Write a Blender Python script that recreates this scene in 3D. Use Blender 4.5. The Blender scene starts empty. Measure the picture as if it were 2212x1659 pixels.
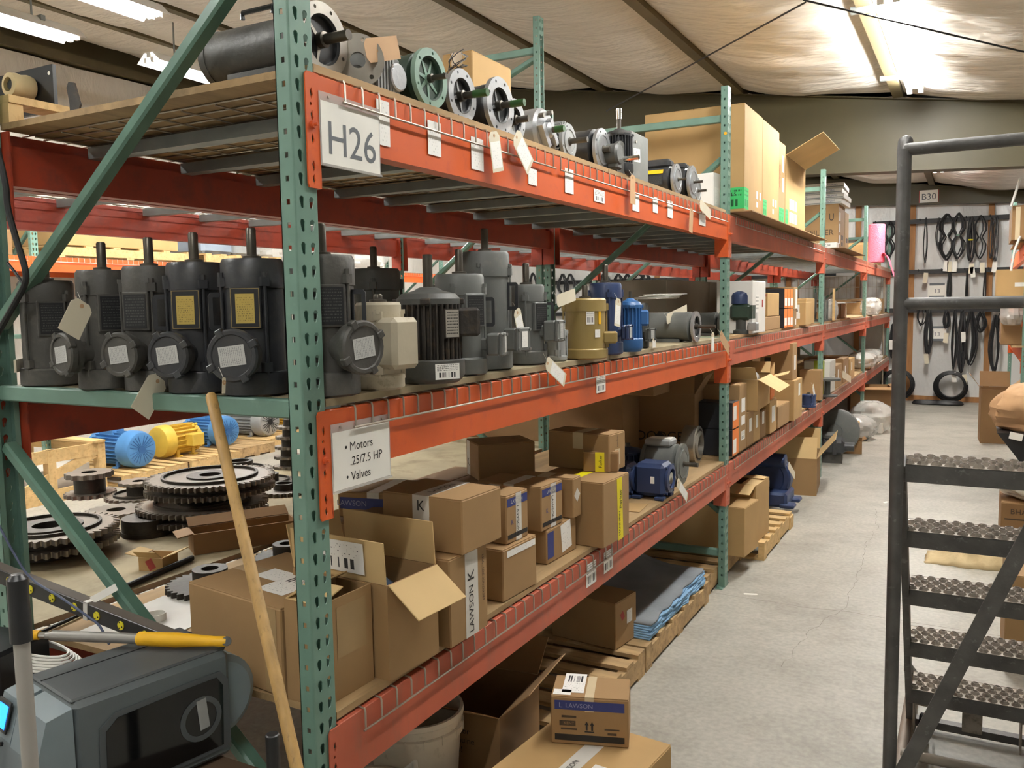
import bpy, bmesh, math, random
from mathutils import Vector, Matrix, noise as mnoise
PI = math.pi
random.seed(7)
S = bpy.context.scene
COL = S.collection
# ---------------------------------------------------------------- camera, world, exposure
F_PX, YAW, PITCH, ROLL = 1849.087, 0.495742, 0.090677, -0.016364
CAM = Vector((1.324218, -1.457512, 1.768879))
_fw = Vector((-math.sin(YAW)*math.cos(PITCH), math.cos(YAW)*math.cos(PITCH), -math.sin(PITCH)))
_r0 = Vector((math.cos(YAW), math.sin(YAW), 0)); _u0 = _r0.cross(_fw)
_r = math.cos(ROLL)*_r0 + math.sin(ROLL)*_u0
_u = -math.sin(ROLL)*_r0 + math.cos(ROLL)*_u0
cd = bpy.data.cameras.new('camera'); cam = bpy.data.objects.new('camera', cd); COL.objects.link(cam)
cd.sensor_fit = 'HORIZONTAL'; cd.sensor_width = 36.0; cd.lens = F_PX*36.0/2212
cd.clip_start = 0.02; cd.clip_end = 200
cam.matrix_world = Matrix(((_r.x,_u.x,-_fw.x,CAM.x),(_r.y,_u.y,-_fw.y,CAM.y),(_r.z,_u.z,-_fw.z,CAM.z),(0,0,0,1)))
S.camera = cam
w = bpy.data.worlds.new('world'); S.world = w; w.use_nodes = True
w.node_tree.nodes['Background'].inputs[0].default_value = (0.9, 0.95, 1.0, 1)
w.node_tree.nodes['Background'].inputs[1].default_value = 0.0
S.view_settings.view_transform = 'Standard'; S.view_settings.look = 'None'
S.view_settings.gamma = 1.0; S.view_settings.use_curve_mapping = False
S.view_settings.exposure = 1.12
TUBE = 78.0          # brightness of the fluorescent tubes
def roof_z(x): return 3.70 + 0.15*(0.6 - x)
# ---------------------------------------------------------------- helpers
def up(u, v, x=None, y=None, z=None):
    """where the sight line of one point of the photograph meets a known plane of the building"""
    d = _fw + _r*((u-1106)/F_PX) - _u*((v-829.5)/F_PX)
    if x is not None: t = (x-CAM.x)/d.x
    elif y is not None: t = (y-CAM.y)/d.y
    else: t = (z-CAM.z)/d.z
    return CAM + d*t
def lin(c):
    c /= 255.0
    return c/12.92 if c <= 0.04045 else ((c+0.055)/1.055)**2.4
def rgb(h):
    if isinstance(h, str): h = (int(h[0:2],16), int(h[2:4],16), int(h[4:6],16))
    return (lin(h[0]), lin(h[1]), lin(h[2]), 1.0)
def mat(name, col, rough=0.6, metal=0.0, var=0.12, scale=6.0, bump=0.0, bscale=None, col2=None, stretch=None, c2lo=0.5, c2hi=0.7, emit=None, spec=0.5, alpha=None, trans=0.0, det=4.0):
    """procedural material: base colour with noise, optional second colour (rust, dust, scuffs) and fine bump"""
    m = bpy.data.materials.new(name); m.use_nodes = True
    nt = m.node_tree; N = nt.nodes; L = nt.links
    b = N['Principled BSDF']
    b.inputs['Roughness'].default_value = rough; b.inputs['Metallic'].default_value = metal
    b.inputs['Specular IOR Level'].default_value = spec
    if trans: b.inputs['Transmission Weight'].default_value = trans
    if alpha is not None: b.inputs['Alpha'].default_value = alpha
    c = rgb(col)
    tc = N.new('ShaderNodeTexCoord'); vec = tc.outputs['Object']
    if stretch:
        mp = N.new('ShaderNodeMapping'); mp.inputs['Scale'].default_value = stretch
        L.new(vec, mp.inputs[0]); vec = mp.outputs[0]
    nz = N.new('ShaderNodeTexNoise'); nz.inputs['Scale'].default_value = scale; nz.inputs['Detail'].default_value = det
    L.new(vec, nz.inputs['Vector'])
    rp = N.new('ShaderNodeValToRGB')
    rp.color_ramp.elements[0].position = 0.3; rp.color_ramp.elements[1].position = 0.7
    rp.color_ramp.elements[0].color = tuple(x*(1-var) for x in c[:3])+(1,)
    rp.color_ramp.elements[1].color = tuple(min(1, x*(1+var)) for x in c[:3])+(1,)
    L.new(nz.outputs[0], rp.inputs[0]); out = rp.outputs[0]
    if col2:
        n2 = N.new('ShaderNodeTexNoise'); n2.inputs['Scale'].default_value = scale*2.3; n2.inputs['Detail'].default_value = 6
        n2.inputs['Roughness'].default_value = 0.65
        L.new(vec, n2.inputs['Vector'])
        r2 = N.new('ShaderNodeValToRGB'); r2.color_ramp.elements[0].position = c2lo; r2.color_ramp.elements[1].position = c2hi
        L.new(n2.outputs[0], r2.inputs[0])
        mx = N.new('ShaderNodeMix'); mx.data_type = 'RGBA'
        L.new(r2.outputs[0], mx.inputs[0]); L.new(out, mx.inputs[6]); mx.inputs[7].default_value = rgb(col2); out = mx.outputs[2]
    L.new(out, b.inputs['Base Color'])
    if bump:
        n3 = N.new('ShaderNodeTexNoise'); n3.inputs['Scale'].default_value = bscale or scale*4; n3.inputs['Detail'].default_value = 5
        L.new(vec, n3.inputs['Vector'])
        bp = N.new('ShaderNodeBump'); bp.inputs['Strength'].default_value = bump; bp.inputs['Distance'].default_value = 0.02
        L.new(n3.outputs[0], bp.inputs['Height']); L.new(bp.outputs[0], b.inputs['Normal'])
    if emit:
        b.inputs['Emission Color'].default_value = rgb(col); b.inputs['Emission Strength'].default_value = emit
    return m
def mat_label(name, paper='f0eee8', ink='2a2a2c', rows=9.0, bars=True, cov=0.5):
    """printed label: text-like rows on the upper part, bar code in the lower part (Generated coordinates, long axes auto-picked by UV)"""
    m = bpy.data.materials.new(name); m.use_nodes = True
    nt = m.node_tree; N = nt.nodes; L = nt.links; b = N['Principled BSDF']
    b.inputs['Roughness'].default_value = 0.55
    uv = N.new('ShaderNodeUVMap'); sp = N.new('ShaderNodeSeparateXYZ'); L.new(uv.outputs[0], sp.inputs[0])
    def math_(op, a, c=None):
        n = N.new('ShaderNodeMath'); n.operation = op
        for i, q in enumerate((a, c)):
            if q is None: continue
            if isinstance(q, (int, float)): n.inputs[i].default_value = q
            else: L.new(q, n.inputs[i])
        return n.outputs[0]
    X, Y = sp.outputs[0], sp.outputs[1]
    row = math_('GREATER_THAN', math_('SINE', math_('MULTIPLY', Y, rows*6.283)), 0.25)
    cb = N.new('ShaderNodeCombineXYZ'); L.new(math_('MULTIPLY', X, 26.0), cb.inputs[0]); L.new(math_('FLOOR', math_('MULTIPLY', Y, rows)), cb.inputs[1])
    wn = N.new('ShaderNodeTexNoise'); wn.inputs['Scale'].default_value = 1.0; L.new(cb.outputs[0], wn.inputs['Vector'])
    txt = math_('MULTIPLY', row, math_('GREATER_THAN', wn.outputs[0], 1.0-cov))
    if bars:
        c2 = N.new('ShaderNodeCombineXYZ'); L.new(math_('MULTIPLY', X, 60.0), c2.inputs[0])
        w2 = N.new('ShaderNodeTexWhiteNoise'); w2.noise_dimensions = '1D'
        L.new(math_('FLOOR', math_('MULTIPLY', X, 46.0)), w2.inputs['W'])
        bar = math_('GREATER_THAN', w2.outputs[0], 0.5)
        inb = math_('MULTIPLY', math_('LESS_THAN', Y, 0.45), math_('GREATER_THAN', Y, 0.12))
        inx = math_('MULTIPLY', math_('LESS_THAN', X, 0.85), math_('GREATER_THAN', X, 0.15))
        bar = math_('MULTIPLY', bar, math_('MULTIPLY', inb, inx))
        txt = math_('MULTIPLY', txt, math_('GREATER_THAN', Y, 0.5)); txt = math_('MAXIMUM', txt, bar)
    edge = math_('MULTIPLY', math_('MULTIPLY', math_('GREATER_THAN', X, 0.07), math_('LESS_THAN', X, 0.93)), math_('MULTIPLY', math_('GREATER_THAN', Y, 0.07), math_('LESS_THAN', Y, 0.93)))
    txt = math_('MULTIPLY', txt, edge)
    mx = N.new('ShaderNodeMix'); mx.data_type = 'RGBA'; mx.inputs[6].default_value = rgb(paper); mx.inputs[7].default_value = rgb(ink)
    L.new(txt, mx.inputs[0]); L.new(mx.outputs[2], b.inputs['Base Color'])
    return m
class MB:
    """collects solids and links them as ONE mesh object"""
    def __init__(s): s.v = []; s.f = []; s.uv = {}
    def add(s, vs, fs, M=None):
        o = len(s.v)
        for p in vs:
            p = Vector(p); s.v.append(M @ p if M else p)
        for f in fs: s.f.append(tuple(i+o for i in f))
        return s
    def box(s, x0, y0, z0, x1, y1, z1, M=None, ch=0.0):
        if x1 < x0: x0, x1 = x1, x0
        if y1 < y0: y0, y1 = y1, y0
        if z1 < z0: z0, z1 = z1, z0
        if ch > 0:
            ch = min(ch, (x1-x0)*.45, (y1-y0)*.45, (z1-z0)*.45)
            vs = []
            for (X, sx) in ((x0,1),(x1,-1)):
                for (Y, sy) in ((y0,1),(y1,-1)):
                    for (Z, sz) in ((z0,1),(z1,-1)):
                        vs += [(X, Y+sy*ch, Z+sz*ch), (X+sx*ch, Y, Z+sz*ch), (X+sx*ch, Y+sy*ch, Z)]
            id_ = lambda a,b,c,k: (a*4+b*2+c)*3+k
            fs = []
            for a in (0,1): fs.append([id_(a,0,0,0), id_(a,0,1,0), id_(a,1,1,0), id_(a,1,0,0)])
            for b in (0,1): fs.append([id_(0,b,0,1), id_(0,b,1,1), id_(1,b,1,1), id_(1,b,0,1)])
            for c in (0,1): fs.append([id_(0,0,c,2), id_(0,1,c,2), id_(1,1,c,2), id_(1,0,c,2)])
            for a in (0,1):
                for b in (0,1): fs.append([id_(a,b,0,0), id_(a,b,1,0), id_(a,b,1,1), id_(a,b,0,1)])
            for a in (0,1):
                for c in (0,1): fs.append([id_(a,0,c,0), id_(a,1,c,0), id_(a,1,c,2), id_(a,0,c,2)])
            for b in (0,1):
                for c in (0,1): fs.append([id_(0,b,c,1), id_(1,b,c,1), id_(1,b,c,2), id_(0,b,c,2)])
            for a in (0,1):
                for b in (0,1):
                    for c in (0,1): fs.append([id_(a,b,c,0), id_(a,b,c,1), id_(a,b,c,2)])
            return s.add(vs, fs, M)
        vs = [(x0,y0,z0),(x1,y0,z0),(x1,y1,z0),(x0,y1,z0),(x0,y0,z1),(x1,y0,z1),(x1,y1,z1),(x0,y1,z1)]
        return s.add(vs, [(0,3,2,1),(4,5,6,7),(0,1,5,4),(1,2,6,5),(2,3,7,6),(3,0,4,7)], M)
    def bar(s, p, q, wd, ht, upv=(0,0,1), M=None, ch=0.0):
        """rectangular bar from p to q"""
        p = Vector(p); q = Vector(q); d = q-p; n = d.length; d.normalize()
        a = d.cross(Vector(upv));
        if a.length < 1e-5: a = d.cross(Vector((1,0,0)))
        a.normalize(); b = a.cross(d)
        T = Matrix(((d.x,a.x,b.x,p.x),(d.y,a.y,b.y,p.y),(d.z,a.z,b.z,p.z),(0,0,0,1)))
        return s.box(0,-wd/2,-ht/2,n,wd/2,ht/2, (M @ T) if M else T, ch)
    def lathe(s, prof, n=24, M=None, cap=True, a0=0.0):
        """revolve (r,z) pairs round local z"""
        vs = []; fs = []
        for r, z in prof:
            for i in range(n):
                t = a0+2*PI*i/n; vs.append((r*math.cos(t), r*math.sin(t), z))
        for k in range(len(prof)-1):
            for i in range(n):
                j = (i+1) % n
                fs.append((k*n+i, k*n+j, (k+1)*n+j, (k+1)*n+i))
        if cap:
            if prof[0][0] > 1e-6: fs.append(tuple(reversed(range(n))))
            if prof[-1][0] > 1e-6: fs.append(tuple((len(prof)-1)*n+i for i in range(n)))
        return s.add(vs, fs, M)
    def cyl(s, p, q, r, n=12, r2=None, M=None, cap=True):
        T = axis(p, q); L_ = (Vector(q)-Vector(p)).length
        return s.lathe([(r,0),(r if r2 is None else r2, L_)], n, (M @ T) if M else T, cap)
    def tube(s, pts, r, n=8, M=None, closed=False):
        pts = [Vector(p) for p in pts]; m = len(pts); vs = []; fs = []
        nrm = None
        for i, p in enumerate(pts):
            a = pts[i-1] if (i > 0 or closed) else p; b = pts[(i+1) % m] if (i < m-1 or closed) else p
            d = (b-a)
            if d.length < 1e-9: d = Vector((0,0,1))
            d.normalize()
            if nrm is None:
                nrm = d.cross(Vector((0,0,1)))
                if nrm.length < 1e-3: nrm = d.cross(Vector((1,0,0)))
                nrm.normalize()
            else:
                nrm = nrm - d*nrm.dot(d)
                if nrm.length < 1e-5: nrm = d.orthogonal()
                nrm.normalize()
            bb = d.cross(nrm)
            rr = r[i] if isinstance(r, (list, tuple)) else r
            for k in range(n):
                t = 2*PI*k/n; vs.append(p + nrm*(rr*math.cos(t)) + bb*(rr*math.sin(t)))
        for i in range(m if closed else m-1):
            for k in range(n):
                l = (k+1) % n; j = (i+1) % m
                fs.append((i*n+k, i*n+l, j*n+l, j*n+k))
        if not closed:
            fs.append(tuple(reversed(range(n)))); fs.append(tuple((m-1)*n+k for k in range(n)))
        return s.add(vs, fs, M)
    def prism(s, poly, z0, z1, M=None):
        n = len(poly); vs = [(x,y,z0) for x,y in poly] + [(x,y,z1) for x,y in poly]
        fs = [tuple(reversed(range(n))), tuple(range(n,2*n))] + [(i,(i+1)%n,n+(i+1)%n,n+i) for i in range(n)]
        return s.add(vs, fs, M)
    def ring(s, outer, inner, z0, z1, M=None):
        """annular plate between two polygons with equal point count"""
        n = len(outer); vs = []
        for z in (z0, z1): vs += [(x,y,z) for x,y in outer] + [(x,y,z) for x,y in inner]
        fs = []
        for i in range(n):
            j = (i+1) % n
            fs += [(j,i,n+i,n+j), (2*n+i,2*n+j,3*n+j,3*n+i), (i,j,2*n+j,2*n+i), (n+j,n+i,3*n+i,3*n+j)]
        return s.add(vs, fs, M)
    def sphere(s, c, r, n=14, m=9, sc=(1,1,1), M=None):
        c = Vector(c)
        pr = [(max(1e-4, r*math.sin(PI*k/m)), -r*math.cos(PI*k/m)) for k in range(m+1)]
        T = Matrix.Translation(c) @ Matrix.Diagonal((*sc,1))
        return s.lathe(pr, n, (M @ T) if M else T, False)
    def build(s, name, m=None, parent=None, smooth=True, loc=None, ang=35, M=None):
        me = bpy.data.meshes.new(name)
        me.from_pydata([tuple(p) for p in s.v], [], s.f); me.update()
        if m: me.materials.append(m)
        if smooth and me.polygons:
            me.polygons.foreach_set('use_smooth', [True]*len(me.polygons)); me.set_sharp_from_angle(angle=math.radians(ang))
        o = bpy.data.objects.new(name, me); COL.objects.link(o)
        if parent: o.parent = parent
        if loc is not None: o.location = loc
        if M is not None: o.matrix_local = M
        return o
def axis(p, q):
    p = Vector(p); d = Vector(q)-p; d.normalize()
    a = d.orthogonal().normalized()
    if abs(d.z) < 0.9: a = Vector((0,0,1)).cross(d).normalized()
    b = d.cross(a)
    return Matrix(((a.x,b.x,d.x,p.x),(a.y,b.y,d.y,p.y),(a.z,b.z,d.z,p.z),(0,0,0,1)))
def frame(o, X, Y):
    X = Vector(X).normalized(); Y = Vector(Y); Z = X.cross(Y).normalized(); Y = Z.cross(X)
    return Matrix(((X.x,Y.x,Z.x,o[0]),(X.y,Y.y,Z.y,o[1]),(X.z,Y.z,Z.z,o[2]),(0,0,0,1)))
def T3(x,y,z): return Matrix.Translation((x,y,z))
def RZ(a): return Matrix.Rotation(a,4,'Z')
def RX(a): return Matrix.Rotation(a,4,'X')
def RY(a): return Matrix.Rotation(a,4,'Y')
def circ(r, n, cx=0, cy=0, a0=0.0): return [(cx+r*math.cos(a0+2*PI*i/n), cy+r*math.sin(a0+2*PI*i/n)) for i in range(n)]
USED = set()
def tag(o, label, cat, group=None, kind=None):
    if label: o['label'] = label
    if cat: o['category'] = cat
    if group: o['group'] = group
    if kind: o['kind'] = kind
    return o
def thing(name, label, cat, loc=(0,0,0), rz=0.0, group=None):
    o = bpy.data.objects.new(name, None); COL.objects.link(o); o.empty_display_size = 0.05
    o.location = loc; o.rotation_euler = (0,0,rz)
    return tag(o, label, cat, group)
def dup(o, loc=None, rz=None, label=None, group=None, parent=None):
    c = o.copy(); COL.objects.link(c)
    if parent is not None: c.parent = parent
    if loc is not None: c.location = loc
    if rz is not None: c.rotation_euler = (0,0,rz)
    if label: c['label'] = label
    if group: c['group'] = group
    for ch in KIDS(o): dup(ch, parent=c)
    return c
def KIDS(o): return [q for q in o.children]
def label_plane(name, m, M, wd, ht, parent, th=0.0006):
    """thin printed label (UV 0..1) lying in the XY plane of M, centred"""
    me = bpy.data.meshes.new(name)
    a, b = wd/2, ht/2
    vs = [(-a,-b,0),(a,-b,0),(a,b,0),(-a,b,0),(-a,-b,th),(a,-b,th),(a,b,th),(-a,b,th)]
    me.from_pydata(vs, [], [(0,3,2,1),(4,5,6,7),(0,1,5,4),(1,2,6,5),(2,3,7,6),(3,0,4,7)]); me.update()
    uv = me.uv_layers.new(name='uv'); xs = {-a:0.0, a:1.0}; ys = {-b:0.0, b:1.0}
    for l in me.loops:
        p = me.vertices[l.vertex_index].co
        uv.data[l.index].uv = ((p.x+a)/(2*a), (p.y+b)/(2*b))
    me.materials.append(m)
    o = bpy.data.objects.new(name, me); COL.objects.link(o)
    if parent: o.parent = parent
    o.matrix_local = M
    return o
_txt = {}
def text(body, size, m, M, parent, name='lettering', ext=0.0002, align='CENTER', sx=1.0):
    key = (body, align)
    if key not in _txt:
        cu = bpy.data.curves.new('lettering', 'FONT'); cu.body = body; cu.align_x = align; cu.align_y = 'CENTER'; cu.size = 1.0; cu.resolution_u = 3
        cu.space_line = 1.15
        ob = bpy.data.objects.new('tmp', cu); COL.objects.link(ob)
        dg = bpy.context.evaluated_depsgraph_get()
        me0 = bpy.data.meshes.new_from_object(ob.evaluated_get(dg))
        bpy.data.objects.remove(ob); bpy.data.curves.remove(cu)
        _txt[key] = me0
    me = _txt[key].copy(); me.name = name
    me.transform(Matrix.Diagonal((size*sx, size, 1, 1)) )
    me.transform(T3(0,0,ext)); me.materials.clear(); me.materials.append(m)
    o = bpy.data.objects.new(name, me); COL.objects.link(o)
    if parent: o.parent = parent
    o.matrix_local = M
    return o
def fill2d(outer, holes, th, name='plate'):
    """flat plate with real holes cut through it (XY plane, thickness th)"""
    cu = bpy.data.curves.new('c','CURVE'); cu.dimensions = '2D'; cu.fill_mode = 'BOTH'; cu.extrude = th/2
    for poly in [outer]+holes:
        sp = cu.splines.new('POLY'); sp.points.add(len(poly)-1); sp.use_cyclic_u = True
        for i,(x,y) in enumerate(poly): sp.points[i].co = (x,y,0,1)
    ob = bpy.data.objects.new('tmp', cu); COL.objects.link(ob)
    dg = bpy.context.evaluated_depsgraph_get(); me = bpy.data.meshes.new_from_object(ob.evaluated_get(dg))
    bpy.data.objects.remove(ob); bpy.data.curves.remove(cu)
    return me
def addmesh(mb, me, M):
    mb.add([v.co for v in me.vertices], [tuple(p.vertices) for p in me.polygons], M)
# frames on box faces: local x along the face, y up, z outwards
def face_px(x, y, z): return frame((x,y,z), (0,1,0), (0,0,1))      # face looking +x (aisle)
def face_my(x, y, z): return frame((x,y,z), (1,0,0), (0,0,1))      # face looking -y
def face_pz(x, y, z): return frame((x,y,z), (0,1,0), (-1,0,0))     # top face, reads from the aisle
def rot2(M, a): return M @ RZ(a)
# ---------------------------------------------------------------- materials
M_ = {}
M_['green'] = mat('green_paint','6c8c7e',0.38,0.0,0.10,9,0.02, col2='7d9a88', c2lo=.62,c2hi=.8)
M_['greendark'] = mat('green_brace_paint','5b7c6d',0.3,0.0,0.12,9,0.02)
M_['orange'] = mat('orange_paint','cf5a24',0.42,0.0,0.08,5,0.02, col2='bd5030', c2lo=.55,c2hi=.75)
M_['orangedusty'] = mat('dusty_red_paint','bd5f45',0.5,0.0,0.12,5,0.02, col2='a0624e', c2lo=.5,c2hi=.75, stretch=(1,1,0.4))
M_['shadebeam'] = mat('shaded_orange_paint','a23c24',0.45,0.0,0.12,5,0.02, col2='86392b')  # orange beam paint with the shade of the rack interior put into its colour
M_['greybox'] = mat('grey_brown_cardboard','8f8678',0.8,0,.06,4)
M_['wire'] = mat('zinc_wire','b7aea0',0.35,0.85,0.1,20)
M_['deckgrey'] = mat('galvanised_grey','8d9290',0.45,0.6,0.1,12)
M_['ply'] = mat('plywood','a88b62',0.75,0.0,0.25,3,0.05,30, col2='8d744f', stretch=(3,0.4,3))
M_['plydust'] = mat('dusty_plywood','a39678',0.8,0.0,0.2,2.5,0.05,30, col2='7d7158', c2lo=.5,c2hi=.75)
M_['wood'] = mat('pallet_wood','b39468',0.8,0.0,0.25,2.2,0.08,24, col2='8a6d48', stretch=(1,6,6))
M_['pine'] = mat('pale_pine','cfae78',0.7,0.0,0.16,2,0.05,24, col2='b8935c', stretch=(1,6,6))
M_['stud'] = mat('stud_wood','9a6c40',0.7,0.0,0.2,3,0.05,20, stretch=(6,6,1))
M_['board'] = mat('cardboard','9e7d54',0.78,0.0,0.07,4,0.015,60)
M_['board2'] = mat('pale_cardboard','b3915f',0.78,0.0,0.08,4,0.015,60)
M_['board3'] = mat('brown_cardboard','8c6b45',0.78,0.0,0.08,4,0.015,60)
M_['boardin'] = mat('cardboard_inside','c7a976',0.8,0.0,0.06,5,0.02,40)
M_['tape'] = mat('clear_packing_tape','a98d66',0.22,0.0,0.06,8)
M_['ptape'] = mat('paper_tape','cdbb98',0.5,0.0,0.05,8)
M_['wtape'] = mat('printed_white_tape','d6d2c9',0.4,0.0,0.06,10)
M_['ytape'] = mat('yellow_tape','f0df1e',0.4,0.0,0.04,10)
M_['paper'] = mat('white_paper','e9e6dd',0.6,0.0,0.04,10)
M_['tagp'] = mat('manila_tag','d9d0b8',0.7,0.0,0.05,10)
M_['kraft'] = mat('kraft_tag','c09a72',0.75,0.0,0.06,10)
M_['ink'] = mat('black_ink','26221f',0.6,0.0,0.05,10)
M_['brownink'] = mat('brown_print','4a3a2a',0.7,0.0,0.05,10)
M_['greyink'] = mat('grey_ink','606468',0.6,0.0,0.05,10)
M_['navy'] = mat('navy_print','303a78',0.6,0.0,0.08,10)
M_['navylight'] = mat('worn_navy_print','8d92b4',0.6,0.0,0.08,10)
M_['label'] = mat_label('barcode_label')
M_['label2'] = mat_label('shipping_label', rows=14, cov=0.42)
M_['labeltext'] = mat_label('text_label', rows=11, bars=False, ink='8b8b8a', cov=.4)
M_['labelgrey'] = mat_label('engraved_plate', paper='b9b9b5', ink='77777a', rows=14, bars=False)
M_['labelgreen'] = mat_label('green_label', paper='3fc06a', ink='14532b', rows=5, bars=True)
M_['goldplate'] = mat_label('gold_nameplate', paper='b9a050', ink='1c1a14', rows=13, bars=False, cov=0.45)
M_['blackplate'] = mat_label('black_nameplate', paper='17181a', ink='4a4a48', rows=12, bars=False)
M_['steelplate'] = mat_label('stained_nameplate', paper='9a958a', ink='2c2723', rows=9, bars=False, cov=0.55)
M_['black'] = mat('black_enamel','303134',0.38,0.0,0.2,8,0.06,60, col2='44433f', c2lo=.5,c2hi=.8)
M_['blackdust'] = mat('dusty_black_casting','464440',0.5,0.0,0.2,7,0.10,70, col2='605c53', c2lo=.52,c2hi=.8)
M_['greydark'] = mat('dark_grey_enamel','4b4c49',0.5,0.0,0.12,7,0.06,70, col2='5f5e58', c2lo=.55,c2hi=.8)
M_['grey'] = mat('grey_enamel','6a6c69',0.45,0.0,0.1,7,0.04,70, col2='7c7b74', c2lo=.55,c2hi=.8)
M_['greylite'] = mat('light_grey_enamel','9a9c9a',0.45,0.0,0.1,7,0.04,60)
M_['rusty'] = mat('rusted_black_casting','332e29',0.75,0.0,0.25,9,0.15,60, col2='5b4a38', c2lo=.5,c2hi=.75)
M_['tan'] = mat('chipped_cream_paint','b9af98',0.6,0.0,0.12,6,0.05,50, col2='837860', c2lo=.58,c2hi=.72)
M_['gold'] = mat('gold_paint','9b8550',0.42,0.1,0.08,6,0.03,60)
M_['blue'] = mat('blue_enamel','2f5f96',0.4,0.0,0.1,7,0.03,60)
M_['bluelite'] = mat('bright_blue_enamel','4f86bd',0.45,0.0,0.1,6,0.03,60)
M_['navyp'] = mat('navy_enamel','2b3a5e',0.42,0.0,0.12,7,0.03,60)
M_['yellowp'] = mat('yellow_enamel','d8b548',0.5,0.0,0.12,6,0.04,60)
M_['alu'] = mat('cast_aluminium','b4b6b8',0.4,0.75,0.1,12,0.05,80)
M_['steel'] = mat('bare_steel','a9a49a',0.35,0.9,0.12,14)
M_['chrome'] = mat('polished_steel','d6d6d4',0.15,1.0,0.05,14)
M_['shaft'] = mat('dull_shaft_steel','5d5850',0.4,0.8,0.2,18)
M_['greentip'] = mat('green_shaft_coating','2f5a2a',0.4,0.0,0.15,18)
M_['seafoam'] = mat('sea_green_enamel','7f9a8a',0.45,0.0,0.1,8,0.04,60)
M_['forest'] = mat('forest_green_enamel','2c3f33',0.5,0.0,0.15,8,0.06,60)
M_['void'] = mat('black_inside','070707',0.9,0.0,0.1,5)
M_['rubber'] = mat('black_rubber','1a1a1b',0.55,0.0,0.15,10,0.05,50)
M_['plasticb'] = mat('black_plastic','1d1e20',0.35,0.0,0.1,10)
M_['ladder'] = mat('worn_black_ladder_paint','5a5856',0.5,0.25,0.25,14,0.10,60, col2='8a8a88', c2lo=.6,c2hi=.78)
M_['tread'] = mat('worn_tread_steel','958c81',0.5,0.4,0.18,14,0.06,60, col2='4a443d', c2lo=.5,c2hi=.75)
M_['sprocket'] = mat('dark_sprocket_steel','39342e',0.5,0.5,0.2,6,0.08,50, col2='564e44', c2lo=.55,c2hi=.8)
M_['sprockface'] = mat('dusty_sprocket_face','7d766d',0.36,0.5,0.15,6,0.05,50)
M_['white'] = mat('white_enamel','e6e4de',0.4,0.0,0.04,8)
M_['pvc'] = mat('white_pvc','d9d6ce',0.4,0.0,0.05,8)
M_['bucket'] = mat('dirty_white_plastic','cfc4b2',0.5,0.0,0.1,6,0.02,20, col2='a3947c', c2lo=.58,c2hi=.78)
M_['orangebox'] = mat('orange_print','e8823a',0.6,0.0,0.06,8)
M_['blackbox'] = mat('black_carton_print','22242a',0.55,0.0,0.1,8)
M_['redprint'] = mat('red_print','a03a34',0.6,0.0,0.08,8)
M_['yellow'] = mat('yellow_plastic','f0b722',0.4,0.0,0.08,8)
M_['yellowbtn'] = mat('yellow_socket_face','dfd22a',0.45,0.0,0.06,12)
M_['alupole'] = mat('brushed_pole','a6a49f',0.38,0.6,0.06,30)
M_['handle'] = mat('worn_wood_handle','a5824a',0.55,0.0,0.2,5,0.04,40, col2='6f5632', stretch=(8,8,1), c2lo=.58,c2hi=.75)
M_['pinkwrap'] = mat('pink_bubble_wrap','e86f86',0.35,0.0,0.12,30,0.5,60)
M_['film'] = mat('clear_plastic_film','dcd9d2',0.15,0.0,0.05,6,0.4,18, alpha=0.55)
M_['cloth'] = mat('cream_felt_cloth','cdb88e',0.85,0.0,0.1,6,0.1,40)
M_['feltgrey'] = mat('dusty_grey_felt','7b7f84',0.9,0.0,0.15,5,0.1,60)
M_['feltblue'] = mat('blue_felt','86aed2',0.9,0.0,0.12,9,0.1,60)
TG = {}
# ================================================================ lamps (real fluorescent strips of the warehouse)
def strip_light(x, y0, y1, z, label, power=1.0, hood=False):
    if power not in TG: TG[power] = mat('fluorescent_tube','fbfbf8',0.3,emit=TUBE*power,var=0.0)
    tg = TG[power]
    L_ = y1-y0
    t = thing('fluorescent_light', label, 'ceiling light', (x, (y0+y1)/2, z), 0, 'fluorescent strip lights')
    MB().box(-.032,-L_/2,.036,.032,L_/2,.085,ch=.006).build('channel', M_['white'], t, False)
    if hood: MB().prism([(-.16,-.005),(-.06,.088),(.06,.088),(.16,-.005),(.152,-.005),(.055,.080),(-.055,.080),(-.152,-.005)],-L_/2,L_/2,frame((0,0,0),(1,0,0),(0,0,1)) @ RY(PI) @ RY(PI)).build('reflector', M_['white'], t, False)
    for sx in (-1,1):
        MB().cyl((sx*.045,-L_/2+.03,0.012),(sx*.045,L_/2-.03,.012),.019,10).build('tube', tg, t)
        for yv in (-L_/2,L_/2-.03): MB().box(sx*.045-.02,yv,-.008,sx*.045+.02,yv+.03,.04).build('lamp_holder', M_['white'], t, False)
    for yy in (-L_/2+.35, L_/2-.35):
        h = MB(); h.box(-.26,yy-.02,.06,.10,yy+.02,.10); h.bar((-.05,yy,.10),(-.05,yy,max(.12,roof_z(x)-z-.05)),.012,.012); h.build('hanger', M_['deckgrey'], t, False)
    return t
strip_light(.80, 4.45, 7.15, 3.60, 'long twin tube strip light over the aisle before the first olive girder')
strip_light(.80, 10.2, 12.6, 3.60, 'strip light over the aisle between the two olive girders', 1.5)
strip_light(.95, .6, 3.0, 3.62, 'strip light over the near half of the aisle, above the ladder', 1.3)
strip_light(.95, -3.4, -1.0, 3.62, 'strip light over the open end of the aisle', 1.3)
strip_light(-.4, -3.2, -.8, 3.85, 'strip light in front of the near rack end')
strip_light(-3.3, -2.8, -.4, 4.15, 'strip light over the second aisle near its open end', .8, hood=True)
strip_light(-5.6, 1.15, 3.5, 4.12, 'strip light with a hanging pull string, over the second aisle', hood=True)
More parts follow.
